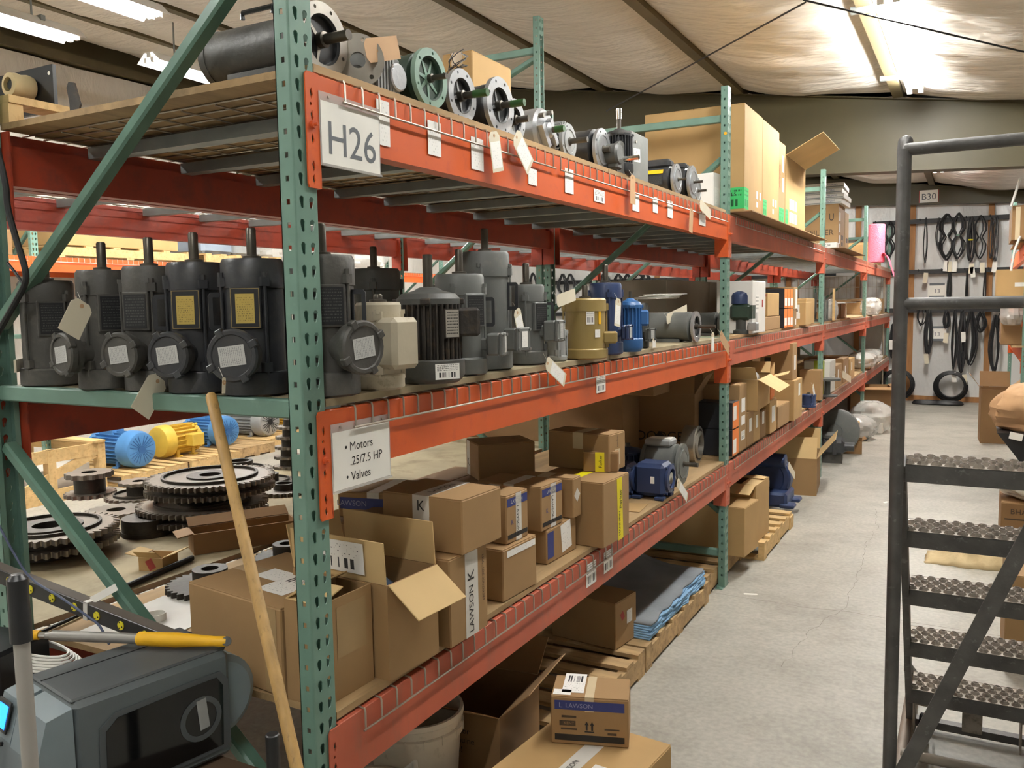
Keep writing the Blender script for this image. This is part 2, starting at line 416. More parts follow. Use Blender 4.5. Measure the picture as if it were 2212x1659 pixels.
strip_light(-4.35, .95, 3.32, 4.05, 'strip light beside a sagging ceiling panel, close above the rack', .8, hood=True)
strip_light(-5.6, 4.25, 6.65, 4.12, 'strip light seen past the diagonal green brace', hood=True)
strip_light(-5.6, 9.2, 11.6, 4.12, 'strip light over the far end of the second aisle', hood=True)
strip_light(-2.6, 9.6, 12.0, 4.0, 'strip light above the back to back racks near the belt wall', hood=True)
# ================================================================ shell
def struct(name, mb, m, parent=None, smooth=False):
    o = mb.build(name, m, parent, smooth)
    if not parent: o['kind'] = 'structure'
    return o
XL, XR, YB, YF = -8.35, 5.2, -5.0, 15.15
# concrete floor with stains, fine cracks and saw joints
def floor_mat():
    m = mat('polished_concrete','aaa69b',0.42,0.0,0.10,0.9,0.0, det=8.0)
    nt = m.node_tree; N = nt.nodes; L = nt.links; b = N['Principled BSDF']
    tc = N.new('ShaderNodeTexCoord')
    src = b.inputs['Base Color'].links[0].from_socket
    n2 = N.new('ShaderNodeTexNoise'); n2.inputs['Scale'].default_value = 1.6; n2.inputs['Detail'].default_value = 10; n2.inputs['Roughness'].default_value = .7
    L.new(tc.outputs['Object'], n2.inputs['Vector'])
    r2 = N.new('ShaderNodeValToRGB'); r2.color_ramp.elements[0].position = .46; r2.color_ramp.elements[1].position = .72
    L.new(n2.outputs[0], r2.inputs[0])
    mx = N.new('ShaderNodeMix'); mx.data_type='RGBA'; mx.inputs[7].default_value = rgb('857f74')
    mm = N.new('ShaderNodeMath'); mm.operation='MULTIPLY'; mm.inputs[1].default_value=.8; L.new(r2.outputs[0], mm.inputs[0]); L.new(mm.outputs[0], mx.inputs[0])
    L.new(src, mx.inputs[6])
    n4 = N.new('ShaderNodeTexNoise'); n4.inputs['Scale'].default_value = 40; n4.inputs['Detail'].default_value = 6; L.new(tc.outputs['Object'], n4.inputs['Vector'])
    r4 = N.new('ShaderNodeValToRGB'); r4.color_ramp.elements[0].position=.35; r4.color_ramp.elements[1].position=.65
    r4.color_ramp.elements[0].color=(.86,.86,.86,1); r4.color_ramp.elements[1].color=(1.06,1.06,1.06,1); L.new(n4.outputs[0], r4.inputs[0])
    mu = N.new('ShaderNodeMix'); mu.data_type='RGBA'; mu.blend_type='MULTIPLY'; mu.inputs[0].default_value=1; L.new(mx.outputs[2], mu.inputs[6]); L.new(r4.outputs[0], mu.inputs[7])
    L.new(mu.outputs[2], b.inputs['Base Color'])
    rr = N.new('ShaderNodeMapRange'); rr.inputs[3].default_value=.36; rr.inputs[4].default_value=.6; L.new(n2.outputs[0], rr.inputs[0]); L.new(rr.outputs[0], b.inputs['Roughness'])
    return m
M_['floor'] = floor_mat()
fl = struct('floor', MB().box(XL-.3,YB-.3,-.12,XR+.3,YF+.3,0), M_['floor'])
M_['crack'] = mat('dark_floor_joint','6a6459',0.9,0,0.2,20)
def crack(pts, wd, jit, name):
    P = []
    for i in range(len(pts)-1):
        a, b = Vector(pts[i]), Vector(pts[i+1]); n = max(2,int((b-a).length/.06))
        for k in range(n): 
            q = a.lerp(b, k/n); P.append(q+Vector((random.uniform(-jit,jit),random.uniform(-jit,jit),0)))
    P.append(Vector(pts[-1]))
    m = MB()
    vs=[];fs=[]
    for i,p in enumerate(P):
        d = (P[min(i+1,len(P)-1)]-P[max(0,i-1)]).normalized(); nrm = Vector((-d.y,d.x,0))*wd*random.uniform(.4,1)
        vs += [(p+nrm)+Vector((0,0,.0006)),(p-nrm)+Vector((0,0,.0006))]
    for i in range(len(P)-1): fs.append((2*i,2*i+1,2*i+3,2*i+2))
    m.add(vs,fs); return m.build(name, M_['crack'], fl, False)
def fp(u,v): 
    p = up(u,v,z=0); return (p.x,p.y,0)
crack([(-.5,3.70,0),fp(1510,1276),fp(1620,1293),fp(1740,1312),fp(1835,1322),fp(1915,1336),(2.4,3.56,0)], .0022, .004, 'floor_joint')
crack([fp(1690,1440),fp(1745,1370),fp(1790,1330),fp(1820,1320),fp(1845,1262),fp(1858,1230),fp(1868,1180),fp(1895,1140),fp(1890,1100)], .0013, .014, 'floor_crack')
# insulated walls
def vinyl(name, col, sc, st=.35, rough=.32, stretch=(1,1,1)):
    m = mat(name, col, rough, 0.0, .05, 1.3)
    nt = m.node_tree; N = nt.nodes; L = nt.links; b = N['Principled BSDF']
    tc = N.new('ShaderNodeTexCoord'); mp = N.new('ShaderNodeMapping'); mp.inputs['Scale'].default_value = stretch; L.new(tc.outputs['Object'], mp.inputs[0])
    n3 = N.new('ShaderNodeTexNoise'); n3.inputs['Scale'].default_value = sc; n3.inputs['Detail'].default_value = 4; n3.inputs['Roughness'].default_value=.55; n3.inputs['Distortion'].default_value = 0.25
    L.new(mp.outputs[0], n3.inputs['Vector'])
    bp = N.new('ShaderNodeBump'); bp.inputs['Strength'].default_value = st; bp.inputs['Distance'].default_value = .06
    L.new(n3.outputs[0], bp.inputs['Height']); L.new(bp.outputs[0], b.inputs['Normal'])
    return m
M_['vinyl'] = vinyl('white_vinyl_insulation','d6d0c6', 2.4, .8, .34, (.8,2.4,1.0))
M_['vinylwall'] = vinyl('silver_wall_insulation','d3d2cf', 2.4, .5, .3, (2.0,1,.7))
M_['olive'] = mat('olive_primer','3f381d',0.5,0,0.06,1.2, col2='383219', c2lo=.55,c2hi=.8)
M_['dkolive'] = mat('dark_purlin_primer','5a5035',0.55,0,0.15,3)
def wavy(nx, ny, P):
    vs = [P(i/nx, j/ny) for j in range(ny+1) for i in range(nx+1)]
    fs = [(j*(nx+1)+i, j*(nx+1)+i+1, (j+1)*(nx+1)+i+1, (j+1)*(nx+1)+i) for j in range(ny) for i in range(nx)]
    return MB().add(vs, fs)
def nz(x,y,z=0.0): return mnoise.noise(Vector((x,y,z)))
# far wall: one insulation blanket per stud interval
wf = struct('wall_far', MB().box(XL,YF+.05,0,XR,YF+.2,roof_z(XL)+.3), M_['dkolive'])
STUD = [-8.2,-6.9,-5.6,-4.3,-3.0,-1.75,-.55,.33,1.52,2.7,3.9,5.1]
for a, b in zip(STUD[:-1], STUD[1:]):
    def P(s,t,a=a,b=b):
        x = a+(b-a)*s; z = .02+ (roof_z((a+b)/2)-.1)*t
        q = .07*(math.sin(PI*s)**.7)
        return (x, YF-.0 - q - .022*nz(x*5,z*1.3,3) - .012*nz(x*11,z*5,8), z)
    wavy(14,46,P).build('insulation_panel', M_['vinylwall'], wf, True, ang=80)
for i, x in enumerate(STUD[1:-1]):
    q = MB().box(x-.045,YF-.06,.09,x+.045,YF+.03,roof_z(x)-.12).build('stud', M_['stud'], wf, False)
b1 = MB().box(XL,YF-.09,0,XR,YF+.04,.09); b1 = b1.build('baseboard_far', M_['stud'], None, False); b1['kind']='structure'
# side and back walls
wl = struct('wall_side', MB().box(XL-.2,YB,0,XL-.02,YF,roof_z(XL)+.1), M_['dkolive'])
yy = YB
while yy < YF-.1:
    y2 = min(YF, yy+1.5)
    def P(s,t,a=yy,b=y2):
        y = a+(b-a)*s; z = .02+(roof_z(XL)-.35)*t
        return (XL+.02+.10*math.sin(PI*s)*(.6+.4*math.sin(PI*((t*3)%1)))+.03*nz(y*3,z*2,1), y, z)
    wavy(12,36,P).build('insulation_panel', M_['vinyl'], wl, True, ang=80); yy = y2
struct('trim_1', MB().box(XL-.02,YB,roof_z(XL)-.30,XL+.14,YF,roof_z(XL)-.20), M_['dkolive'])
struct('wall_near', MB().box(XL,YB-.2,0,XR,YB,roof_z(XL)+.2), M_['vinylwall'])
struct('wall_aisle', MB().box(XR,YB,0,XR+.2,YF,roof_z(XL)), M_['vinylwall'])
# roof: metal deck, purlins, hung insulation blankets
PUR = [.62-1.52*k for k in range(-3,6)]
ce = struct('ceiling', MB().add([(XL-.2,YB,roof_z(XL-.2)+.35),(XR+.2,YB,roof_z(XR+.2)+.35),(XR+.2,YF+.2,roof_z(XR+.2)+.35),(XL-.2,YF+.2,roof_z(XL-.2)+.35),
      (XL-.2,YB,roof_z(XL-.2)+.4),(XR+.2,YB,roof_z(XR+.2)+.4),(XR+.2,YF+.2,roof_z(XR+.2)+.4),(XL-.2,YF+.2,roof_z(XL-.2)+.4)],
      [(0,1,2,3),(4,7,6,5),(0,4,5,1),(1,5,6,2),(2,6,7,3),(3,7,4,0)]), M_['deckgrey'])
for x in PUR:
    MB().box(x-.045,YB,roof_z(x)-.005,x+.045,YF,roof_z(x)+.20).build('purlin', M_['dkolive'], ce, False)
edges = [XR+.1]+PUR+[XL]
GIRD = [(-4.8),.35,7.78,14.93]
ybays = [(YB,.28),(.42,7.68),(7.88,14.84),(15.0,YF)]
for k in range(len(edges)-1):
    xa, xb = edges[k], edges[k+1]
    for (ya,yb) in ybays[:3]:
        ln = yb-ya
        def P(s,t,xa=xa,xb=xb,ya=ya,yb=yb,ln=ln):
            x = xa-.05 + (xb-xa+.10)*s; y = ya+(yb-ya)*t
            sg = math.sin(PI*min(1,max(0,s)))
            tt = min(1, min(t,1-t)*ln/.5)
            n = nz(x*.9,y*1.1,k*3.1)*.05 + nz(x*1.3,y*3.2,k*7.7+2)*.035 + nz(x*3,y*7,k)*.014
            return (x, y, roof_z(x)+.045 - (.115*sg**.75)*(.55+.45*tt) + n*sg)
        wavy(16, int(ln*14), P).build('insulation_blanket', M_['vinyl'], ce, True, ang=80)
def girder(y, z0, sl, name):
    t = bpy.data.objects.new(name, None); COL.objects.link(t); t['kind']='structure'
    zb = lambda x: z0 - sl*x
    def web(a,b,th0,th1):
        xs = (XL+.2, XR)
        vs = []
        for x in xs:
            for yv in (y-th0/2, y+th0/2):
                vs += [(x,yv,a(x)),(x,yv,b(x))]
        return MB().add(vs,[(0,1,3,2),(4,6,7,5),(0,4,5,1),(2,3,7,6),(1,5,7,3),(0,2,6,4)])
    web(zb, lambda x: roof_z(x)-.01, .012, 0).build('girder_web', M_['olive'], t, False)
    web(zb, lambda x: zb(x)+.014, .20, 0).build('girder_flange', M_['olive'], t, False)
    web(lambda x: roof_z(x)-.012, lambda x: roof_z(x)-.001, .16, 0).build('girder_flange', M_['olive'], t, False)
girder(7.78, 3.03, .045, 'trim_2'); girder(14.93, 3.40, .045, 'trim_3')
# thin sway cables below the roof
def cable(a, b, name, label, r=.006, m='rubber'):
    return tag(MB().cyl(a,b,r,6).build(name, M_[m], None), label, 'cable')
cable(up(1310,240,x=-1.9), up(1740,5,z=3.62), 'sway_cable', 'thin steel cable rising from above the vertical finned motor to the ceiling')
cable(up(1735,0,z=3.6), up(2212,112,z=3.35), 'sway_cable', 'thin cable crossing beneath the aisle strip light')
# ================================================================ pallet racks
BAY = 3.7338; ZT = [.772,1.534,2.296]; LV = ['bottom','middle','top']; NTH = ['first','second','third','fourth']
def post_mesh(H, name):
    mb = MB(); n = int(H/.0508)
    def tear(cx, cz, s):
        pts = []
        for i in range(9):
            a = PI*(-.12)+ (1.24*PI)*i/8
            pts.append((cx+.0078*math.cos(a), cz+.0065+.0078*math.sin(a)))
        pts += [(cx-.0045+s*.002, cz-.011),(cx+s*.002, cz-.0145),(cx+.0045+s*.002, cz-.011)]
        return pts
    th, sq = [], []
    for i in range(n):
        z = H-.0254-.0508*i
        if z < .03: continue
        th += [tear(.022, z, 1), tear(.054, z, -1)]
        sq.append([(.017,z-.0065),(.027,z-.0065),(.027,z+.0065),(.017,z+.0065)])
    A = fill2d([(.004,0),(.072,0),(.072,H),(.004,H)], th, .0024)
    addmesh(mb, A, frame((0,0,0),(0,1,0),(0,0,1)))
    zs = sorted(H-.0254-.0508*i for i in range(n) if H-.0254-.0508*i >= .03)
    for (ya,yb) in ((0,.0024),(.0736,.076)):
        mb.box(-.041,ya,0,-.0235,yb,H); mb.box(-.0135,ya,0,-.003,yb,H)
        ed = [0]+[q for z in zs for q in (z-.0062,z+.0062)]+[H]
        for k in range(0,len(ed),2): mb.box(-.0235,ya,ed[k],-.0135,yb,ed[k+1])
    for (y0,y1,c) in ((0,.0024,1),(.0736,.076,-1)):     # rolled corners
        ya = .004 if c>0 else .072
        pts=[]
        for i in range(5):
            a=PI/2*i/4; pts.append((-.004+.0052*math.sin(a), ya-c*(.004-.0+.0)*math.cos(a)+ (0)))
        for k in range(4):
            (xa,yA),(xb,yB)=pts[k],pts[k+1]
            mb.add([(xa,yA,0),(xb,yB,0),(xb,yB,H),(xa,yA,H)],[(0,1,2,3)] if c>0 else [(0,3,2,1)])
        mb.box(-.041,y0 if c>0 else y1-.016,0,-.0388,(y0+.016) if c>0 else y1,H)
    me = bpy.data.meshes.new(name); me.from_pydata([tuple(p) for p in mb.v],[],mb.f); me.update(); me.materials.append(M_['green'])
    return me
POST = post_mesh(3.048,'post'); POST_TALL = post_mesh(3.6576,'post')
def mobj(name, me, parent, M=None):
    o = bpy.data.objects.new(name, me); COL.objects.link(o); o.parent = parent
    if M is not None: o.matrix_local = M
    return o
D1 = 1.219
def upright(x, y, label, tall=False, group='rack uprights'):
    H = 3.6576 if tall else 3.048
    t = thing('rack_upright', label, 'rack upright', (x,y,0), 0, group)
    me = POST_TALL if tall else POST
    mobj('post', me, t); mobj('post', me, t, T3(-D1,.076,0) @ RZ(PI))
    for z in ([.21,1.54,2.865] + ([3.45] if tall else [])):
        MB().box(-D1+.04,.02,z-.022,-.039,.056,z+.022,ch=.004).build('brace', M_['green'], t, False)
    for a, b in (((-.04,2.63),(-D1+.04,1.735)),((-.04,.47),(-D1+.04,1.385))) + ((((-.04,3.40),(-D1+.04,2.93)),) if tall else ()):
        MB().bar((a[0],.038,a[1]),(b[0],.038,b[1]),.034,.042,(0,1,0),ch=.006).build('brace', M_['greendark'], t, False)
    for xx in (-.02,-D1+.02):
        f = MB(); f.box(xx-.028,-.05,0,xx+.018,.106,.006); f.cyl((xx-.015,-.03,.006),(xx-.015,-.03,.02),.008,8); f.build('foot_plate', M_['green'], t, False)
    return t
ORD = ['near end','second','third','fourth','far end']
for k in range(5):
    upright(0, k*BAY, f'green perforated rack upright beside the aisle, {ORD[k]} of the row' if k in(0,4) else f'green perforated rack upright beside the aisle, {ORD[k]} from the near end')
for k in range(5):
    upright(-1.243, k*BAY, f'green rack upright of the back to back row, {ORD[k]} frame', tall=(k in (1,)), group='back row uprights')
# yellow sticker on the second upright
sy = up(1567,288,y=BAY-.001)
# beams
def conn_mesh():
    holes = []
    for z in (-.045,-.095,-.145,-.205,-.235):
        holes.append([(.018,z-.014),(.024,z-.004),(.020,z+.012),(.014,z+.003)])
    holes.append(circ(.004,8,.016,-.07))
    h = .255; w_ = .044
    return fill2d([(.004,-h),(w_,-h),(w_,0),(.006,0),(0,-.008),(0,-h+.008)], holes, .004)
CONN = conn_mesh()
def make_beam(m, name='shelf_beam'):
    t = thing(name, None, None)
    L_ = BAY
    MB().prism([(-.046,-.152),(.004,-.152),(.004,-.002),(.002,0),(-.014,0),(-.014,-.036),(-.046,-.036)], -(L_-.008), -.084, frame((0,0,0),(1,0,0),(0,0,1))).build('beam_channel', m, t, False)
    for side in (0,1):
        c = MB()
        if side == 0: addmesh(c, CONN, frame((.0055,.040,0),(0,1,0),(0,0,1)))
        else: addmesh(c, CONN, frame((.0055,L_+.037,0),(0,-1,0),(0,0,1)) )
        ya, yb = (.079,.084) if side==0 else (L_-.009,L_-.004)
        c.box(-.072,ya,-.255,.0075,yb,0)
        yc = .06 if side==0 else L_+.02
        c.cyl((.006,yc,-.115),(.014,yc,-.115),.009,10); c.cyl((.014,yc,-.115),(.022,yc,-.115),.004,8)
        c.build('connector', m, t, False)
    return t
beamA = make_beam(M_['orange']); beamB = make_beam(M_['orangedusty']); beamC = make_beam(M_['shadebeam'])
def place_beam(src, x, y, z, back, label, group):
    o = dup(src, (x, y+BAY+.076 if back else y, z), PI if back else 0, label, group); o['category']='shelf beam'; return o
def wipe(o):
    for c in list(o.children): wipe(c)
    bpy.data.objects.remove(o)
for k in range(4):
    for l in range(3):
        src = beamA if (k == 0 and l > 0) else beamB
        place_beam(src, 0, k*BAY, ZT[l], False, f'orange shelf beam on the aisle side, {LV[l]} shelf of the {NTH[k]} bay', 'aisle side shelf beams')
        place_beam(beamC, -D1, k*BAY, ZT[l], True, f'shade-darkened orange shelf beam on the rear side, {LV[l]} shelf of the {NTH[k]} bay', 'rear shelf beams')
    for l in (0,2):
        for (xx, bk) in ((-1.243,False),(-1.243-D1,True)):
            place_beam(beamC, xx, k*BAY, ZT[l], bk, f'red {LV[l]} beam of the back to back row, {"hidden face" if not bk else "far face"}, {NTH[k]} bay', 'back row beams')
wipe(beamA); wipe(beamB); wipe(beamC)
# wire decks hooked over the beams
def make_deck(ln, hook=True):
    t = thing('wire_deck', None, None)
    g = MB(); n = int(ln/.0635); r = .0028
    for i in range(n+1):
        y = i*ln/n
        g.tube([(-D1+.0,y,.003),(-.004,y,.003),(.010,y,.001),(.0125,y,-.006),(.0125,y,-.052)], r, 5)
    for k in range(10):
        x = -D1+.06+k*.125; g.tube([(x,0,-.002),(x,ln,-.002)], r, 5)
    g.build('wire_mesh', M_['wire'], t)
    MB().cyl((.0165,-.012,-.05),(.0165,ln+.012,-.05),.003,6).build('edge_wire', M_['wire'], t)
    for f in (.18,.5,.82):
        MB().box(-D1+.05,ln*f-.025,-.042,-.05,ln*f+.025,-.006).build('support_channel', M_['deckgrey'], t, False)
    return t
dk = make_deck(1.13)
PAN = ['near','middle','far']
for k in range(4):
    for l in range(3):
        for p in range(3):
            if k >= 2 and l == 0 and p == 2: pass
            dup(dk, (0, k*BAY+.17+p*1.19, ZT[l]+.001), 0, f'wire mesh shelf deck, {PAN[p]} panel on the {LV[l]} shelf of the {NTH[k]} bay', 'wire shelf decks')['category'] = 'wire deck'
    for p in range(3):
        dup(dk, (-1.243, k*BAY+.17+p*1.19, ZT[0]+.001), 0, f'wire deck on the bottom level of the back to back row, {PAN[p]} panel, {NTH[k]} bay', 'back row wire decks')['category'] = 'wire deck'
        dup(dk, (-1.243, k*BAY+.17+p*1.19, ZT[2]+.001), 0, f'wire deck overhead in the back to back row, {PAN[p]} panel, {NTH[k]} bay', 'back row wire decks')['category'] = 'wire deck'
wipe(dk)
# plywood boards on the decks
def board(y0,y1,l,label,m,x0=-1.19,x1=-.006,dz=0.0):
    g = MB(); g.box(x0,y0,ZT[l]+.0075+dz,x1,y1,ZT[l]+.0255+dz)
    return tag(g.build('plywood_board', m, None, False), label, 'board', 'plywood shelf boards')
PLZ = .026
for k in range(4):
    for l in range(3):
        if l == 2 and k >= 2: continue
        y0, y1 = k*BAY+.085, k*BAY+BAY-.012
        if k == 0:
            yc = 1.86
            board(y0,yc-.002,l,f'plywood board lining the near half of the {LV[l]} shelf, first bay',M_['plydust' if l==1 else 'ply'])
            board(yc+.002,y1,l,f'plywood board lining the far half of the {LV[l]} shelf, first bay',M_['plydust' if l==1 else 'ply'])
        else: board(y0,y1,l,f'plywood board lining the {LV[l]} shelf of the {NTH[k]} bay',M_['ply'], x1=-.02)

    board(k*BAY+.085, k*BAY+BAY-.012, 0, f'dusty plywood board on the bottom level of the back to back row, {NTH[k]} bay', M_['plydust'], x0=-1.243-1.19, x1=-1.243-.01)
DIM = {}
# ================================================================ cartons
def facem(face, a, b, d, w, h, e=.0006):
    if face == '+x': return face_px(e, a, b)
    if face == '-y': return face_my(a, -e, b)
    if face == '+z': return face_pz(b, a, h+e)
    if face == '+y': return frame((a,w+e,b),(-1,0,0),(0,0,1))
def carton(name, label, loc, d, w, h, rz=0.0, m='board', tape='y', tm='tape', group=None, labels=(), texts=(), strips=(), cat='box', tw=.05, drop=.05):
    t = thing(name, label, cat, loc, rz, group)
    MB().box(-d,0,0,0,w,h-.002,ch=.004).build('carton_body', M_[m], t, False)
    g = .0016
    if tape == 'y':
        for (a,b) in ((-d,-d/2-g),(-d/2+g,0)): MB().box(a+.002,.002,h-.003,b-.002,w-.002,h,ch=.0008).build('top_flap', M_[m], t, False)
        if tm:
            q = MB(); q.box(-d/2-tw/2,-.0008,h-.0002,-d/2+tw/2,w+.0008,h+.0006); q.box(-d/2-tw/2,-.0008,h-drop,-d/2+tw/2,.0002,h+.0006); q.box(-d/2-tw/2,w-.0002,h-drop,-d/2+tw/2,w+.0008,h+.0006)
            q.build('tape', M_[tm], t, False)
    elif tape == 'x':
        for (a,b) in ((0,w/2-g),(w/2+g,w)): MB().box(-d+.002,a+.002,h-.003,-.002,b-.002,h,ch=.0008).build('top_flap', M_[m], t, False)
        if tm:
            q = MB(); q.box(-d-.0008,w/2-tw/2,h-.0002,.0008,w/2+tw/2,h+.0006); q.box(-.0002,w/2-tw/2,h-drop,.0008,w/2+tw/2,h+.0006); q.box(-d-.0008,w/2-tw/2,h-drop,-d+.0002,w/2+tw/2,h+.0006)
            q.build('tape', M_[tm], t, False)
    else: MB().box(-d+.002,.002,h-.003,-.002,w-.002,h,ch=.0008).build('top_flap', M_[m], t, False)
    deco(t, d, w, h, labels, texts, strips)
    DIM[t.name] = (d, w, h)
    return t
def deco(t, d, w, h, labels, texts, strips):
    for (f,a,b,sw,sh,mm,*r) in strips:
        label_plane('printed_band', M_[mm], facem(f,a,b,d,w,h,.0007) @ RZ(r[0] if r else 0), sw, sh, t, .0002)
    for (f,a,b,sw,sh,mm,*r) in labels:
        label_plane('label', M_[mm], facem(f,a,b,d,w,h,.0011) @ RZ(r[0] if r else 0), sw, sh, t, .0002)
    for (f,a,b,tx,sz,mm,*r) in texts:
        text(tx, sz, M_[mm], facem(f,a,b,d,w,h,.0014) @ RZ(r[0] if r else 0), t, sx=(r[1] if len(r) > 1 else 1.0))
def open_carton(name, label, loc, d, w, h, rz=0.0, m='board', group=None, flaps=(), labels=(), texts=(), strips=(), cat='box', inner=True, th=.005):
    """open topped carton: four walls and a floor, flaps given as (edge, length, angle from upright)"""
    t = thing(name, label, cat, loc, rz, group)
    b = MB(); b.box(-d,0,0,0,w,th); b.box(-d,0,th,-d+th,w,h); b.box(-th,0,th,0,w,h); b.box(-d+th,0,th,-th,th,h); b.box(-d+th,w-th,th,-th,w,h)
    b.build('carton_body', M_[m], t, False)
    for (e, ln, ang) in flaps:
        a = math.radians(ang)
        if e == '+x': M = frame((0,0,h),(0,1,0),(math.sin(a),0,math.cos(a))); ww = w
        if e == '-x': M = frame((-d,w,h),(0,-1,0),(-math.sin(a),0,math.cos(a))); ww = w
        if e == '-y': M = frame((-d,0,h),(1,0,0),(0,-math.sin(a),math.cos(a))); ww = d
        if e == '+y': M = frame((0,w,h),(-1,0,0),(0,math.sin(a),math.cos(a))); ww = d
        f = MB(); f.box(.003,.001,-.004,ww-.003,ln,0,M,ch=.001); f.build('flap', M_['boardin' if m != 'board3' else m], t, False)
    deco(t, d, w, h, labels, texts, strips)
    DIM[t.name] = (d, w, h); return t
def solve(A, R, T, L, zs, d=None, w=None, h=None, rz=None):
    a = up(*A, z=zs)
    ang = []
    if R:
        r = up(*R, z=zs)-a; w = w or r.xy.length; ang.append(math.atan2(-r.x, r.y))
    if L:
        l = up(*L, z=zs)-a; d = d or l.xy.length
        if not R: ang.append(math.atan2(-l.y,-l.x))
    if h is None: h = up(*T, y=a.y).z - zs
    if rz is None: rz = ang[0] if ang else 0
    return (a.x,a.y,zs), d, w, h, rz
def pbox(name, label, A, R, T, L, zs, d=None, w=None, h=None, rz=None, opened=False, **k):
    loc, d, w, h, rz = solve(A,R,T,L,zs,d,w,h,rz)
    return (open_carton if opened else carton)(name, label, loc, d, w, h, rz, **k)
def top(t): return t.location.z + DIM[t.name][2] + .0012
SH = [ZT[0]+.0262, ZT[1]+.0262, ZT[2]+.0262]
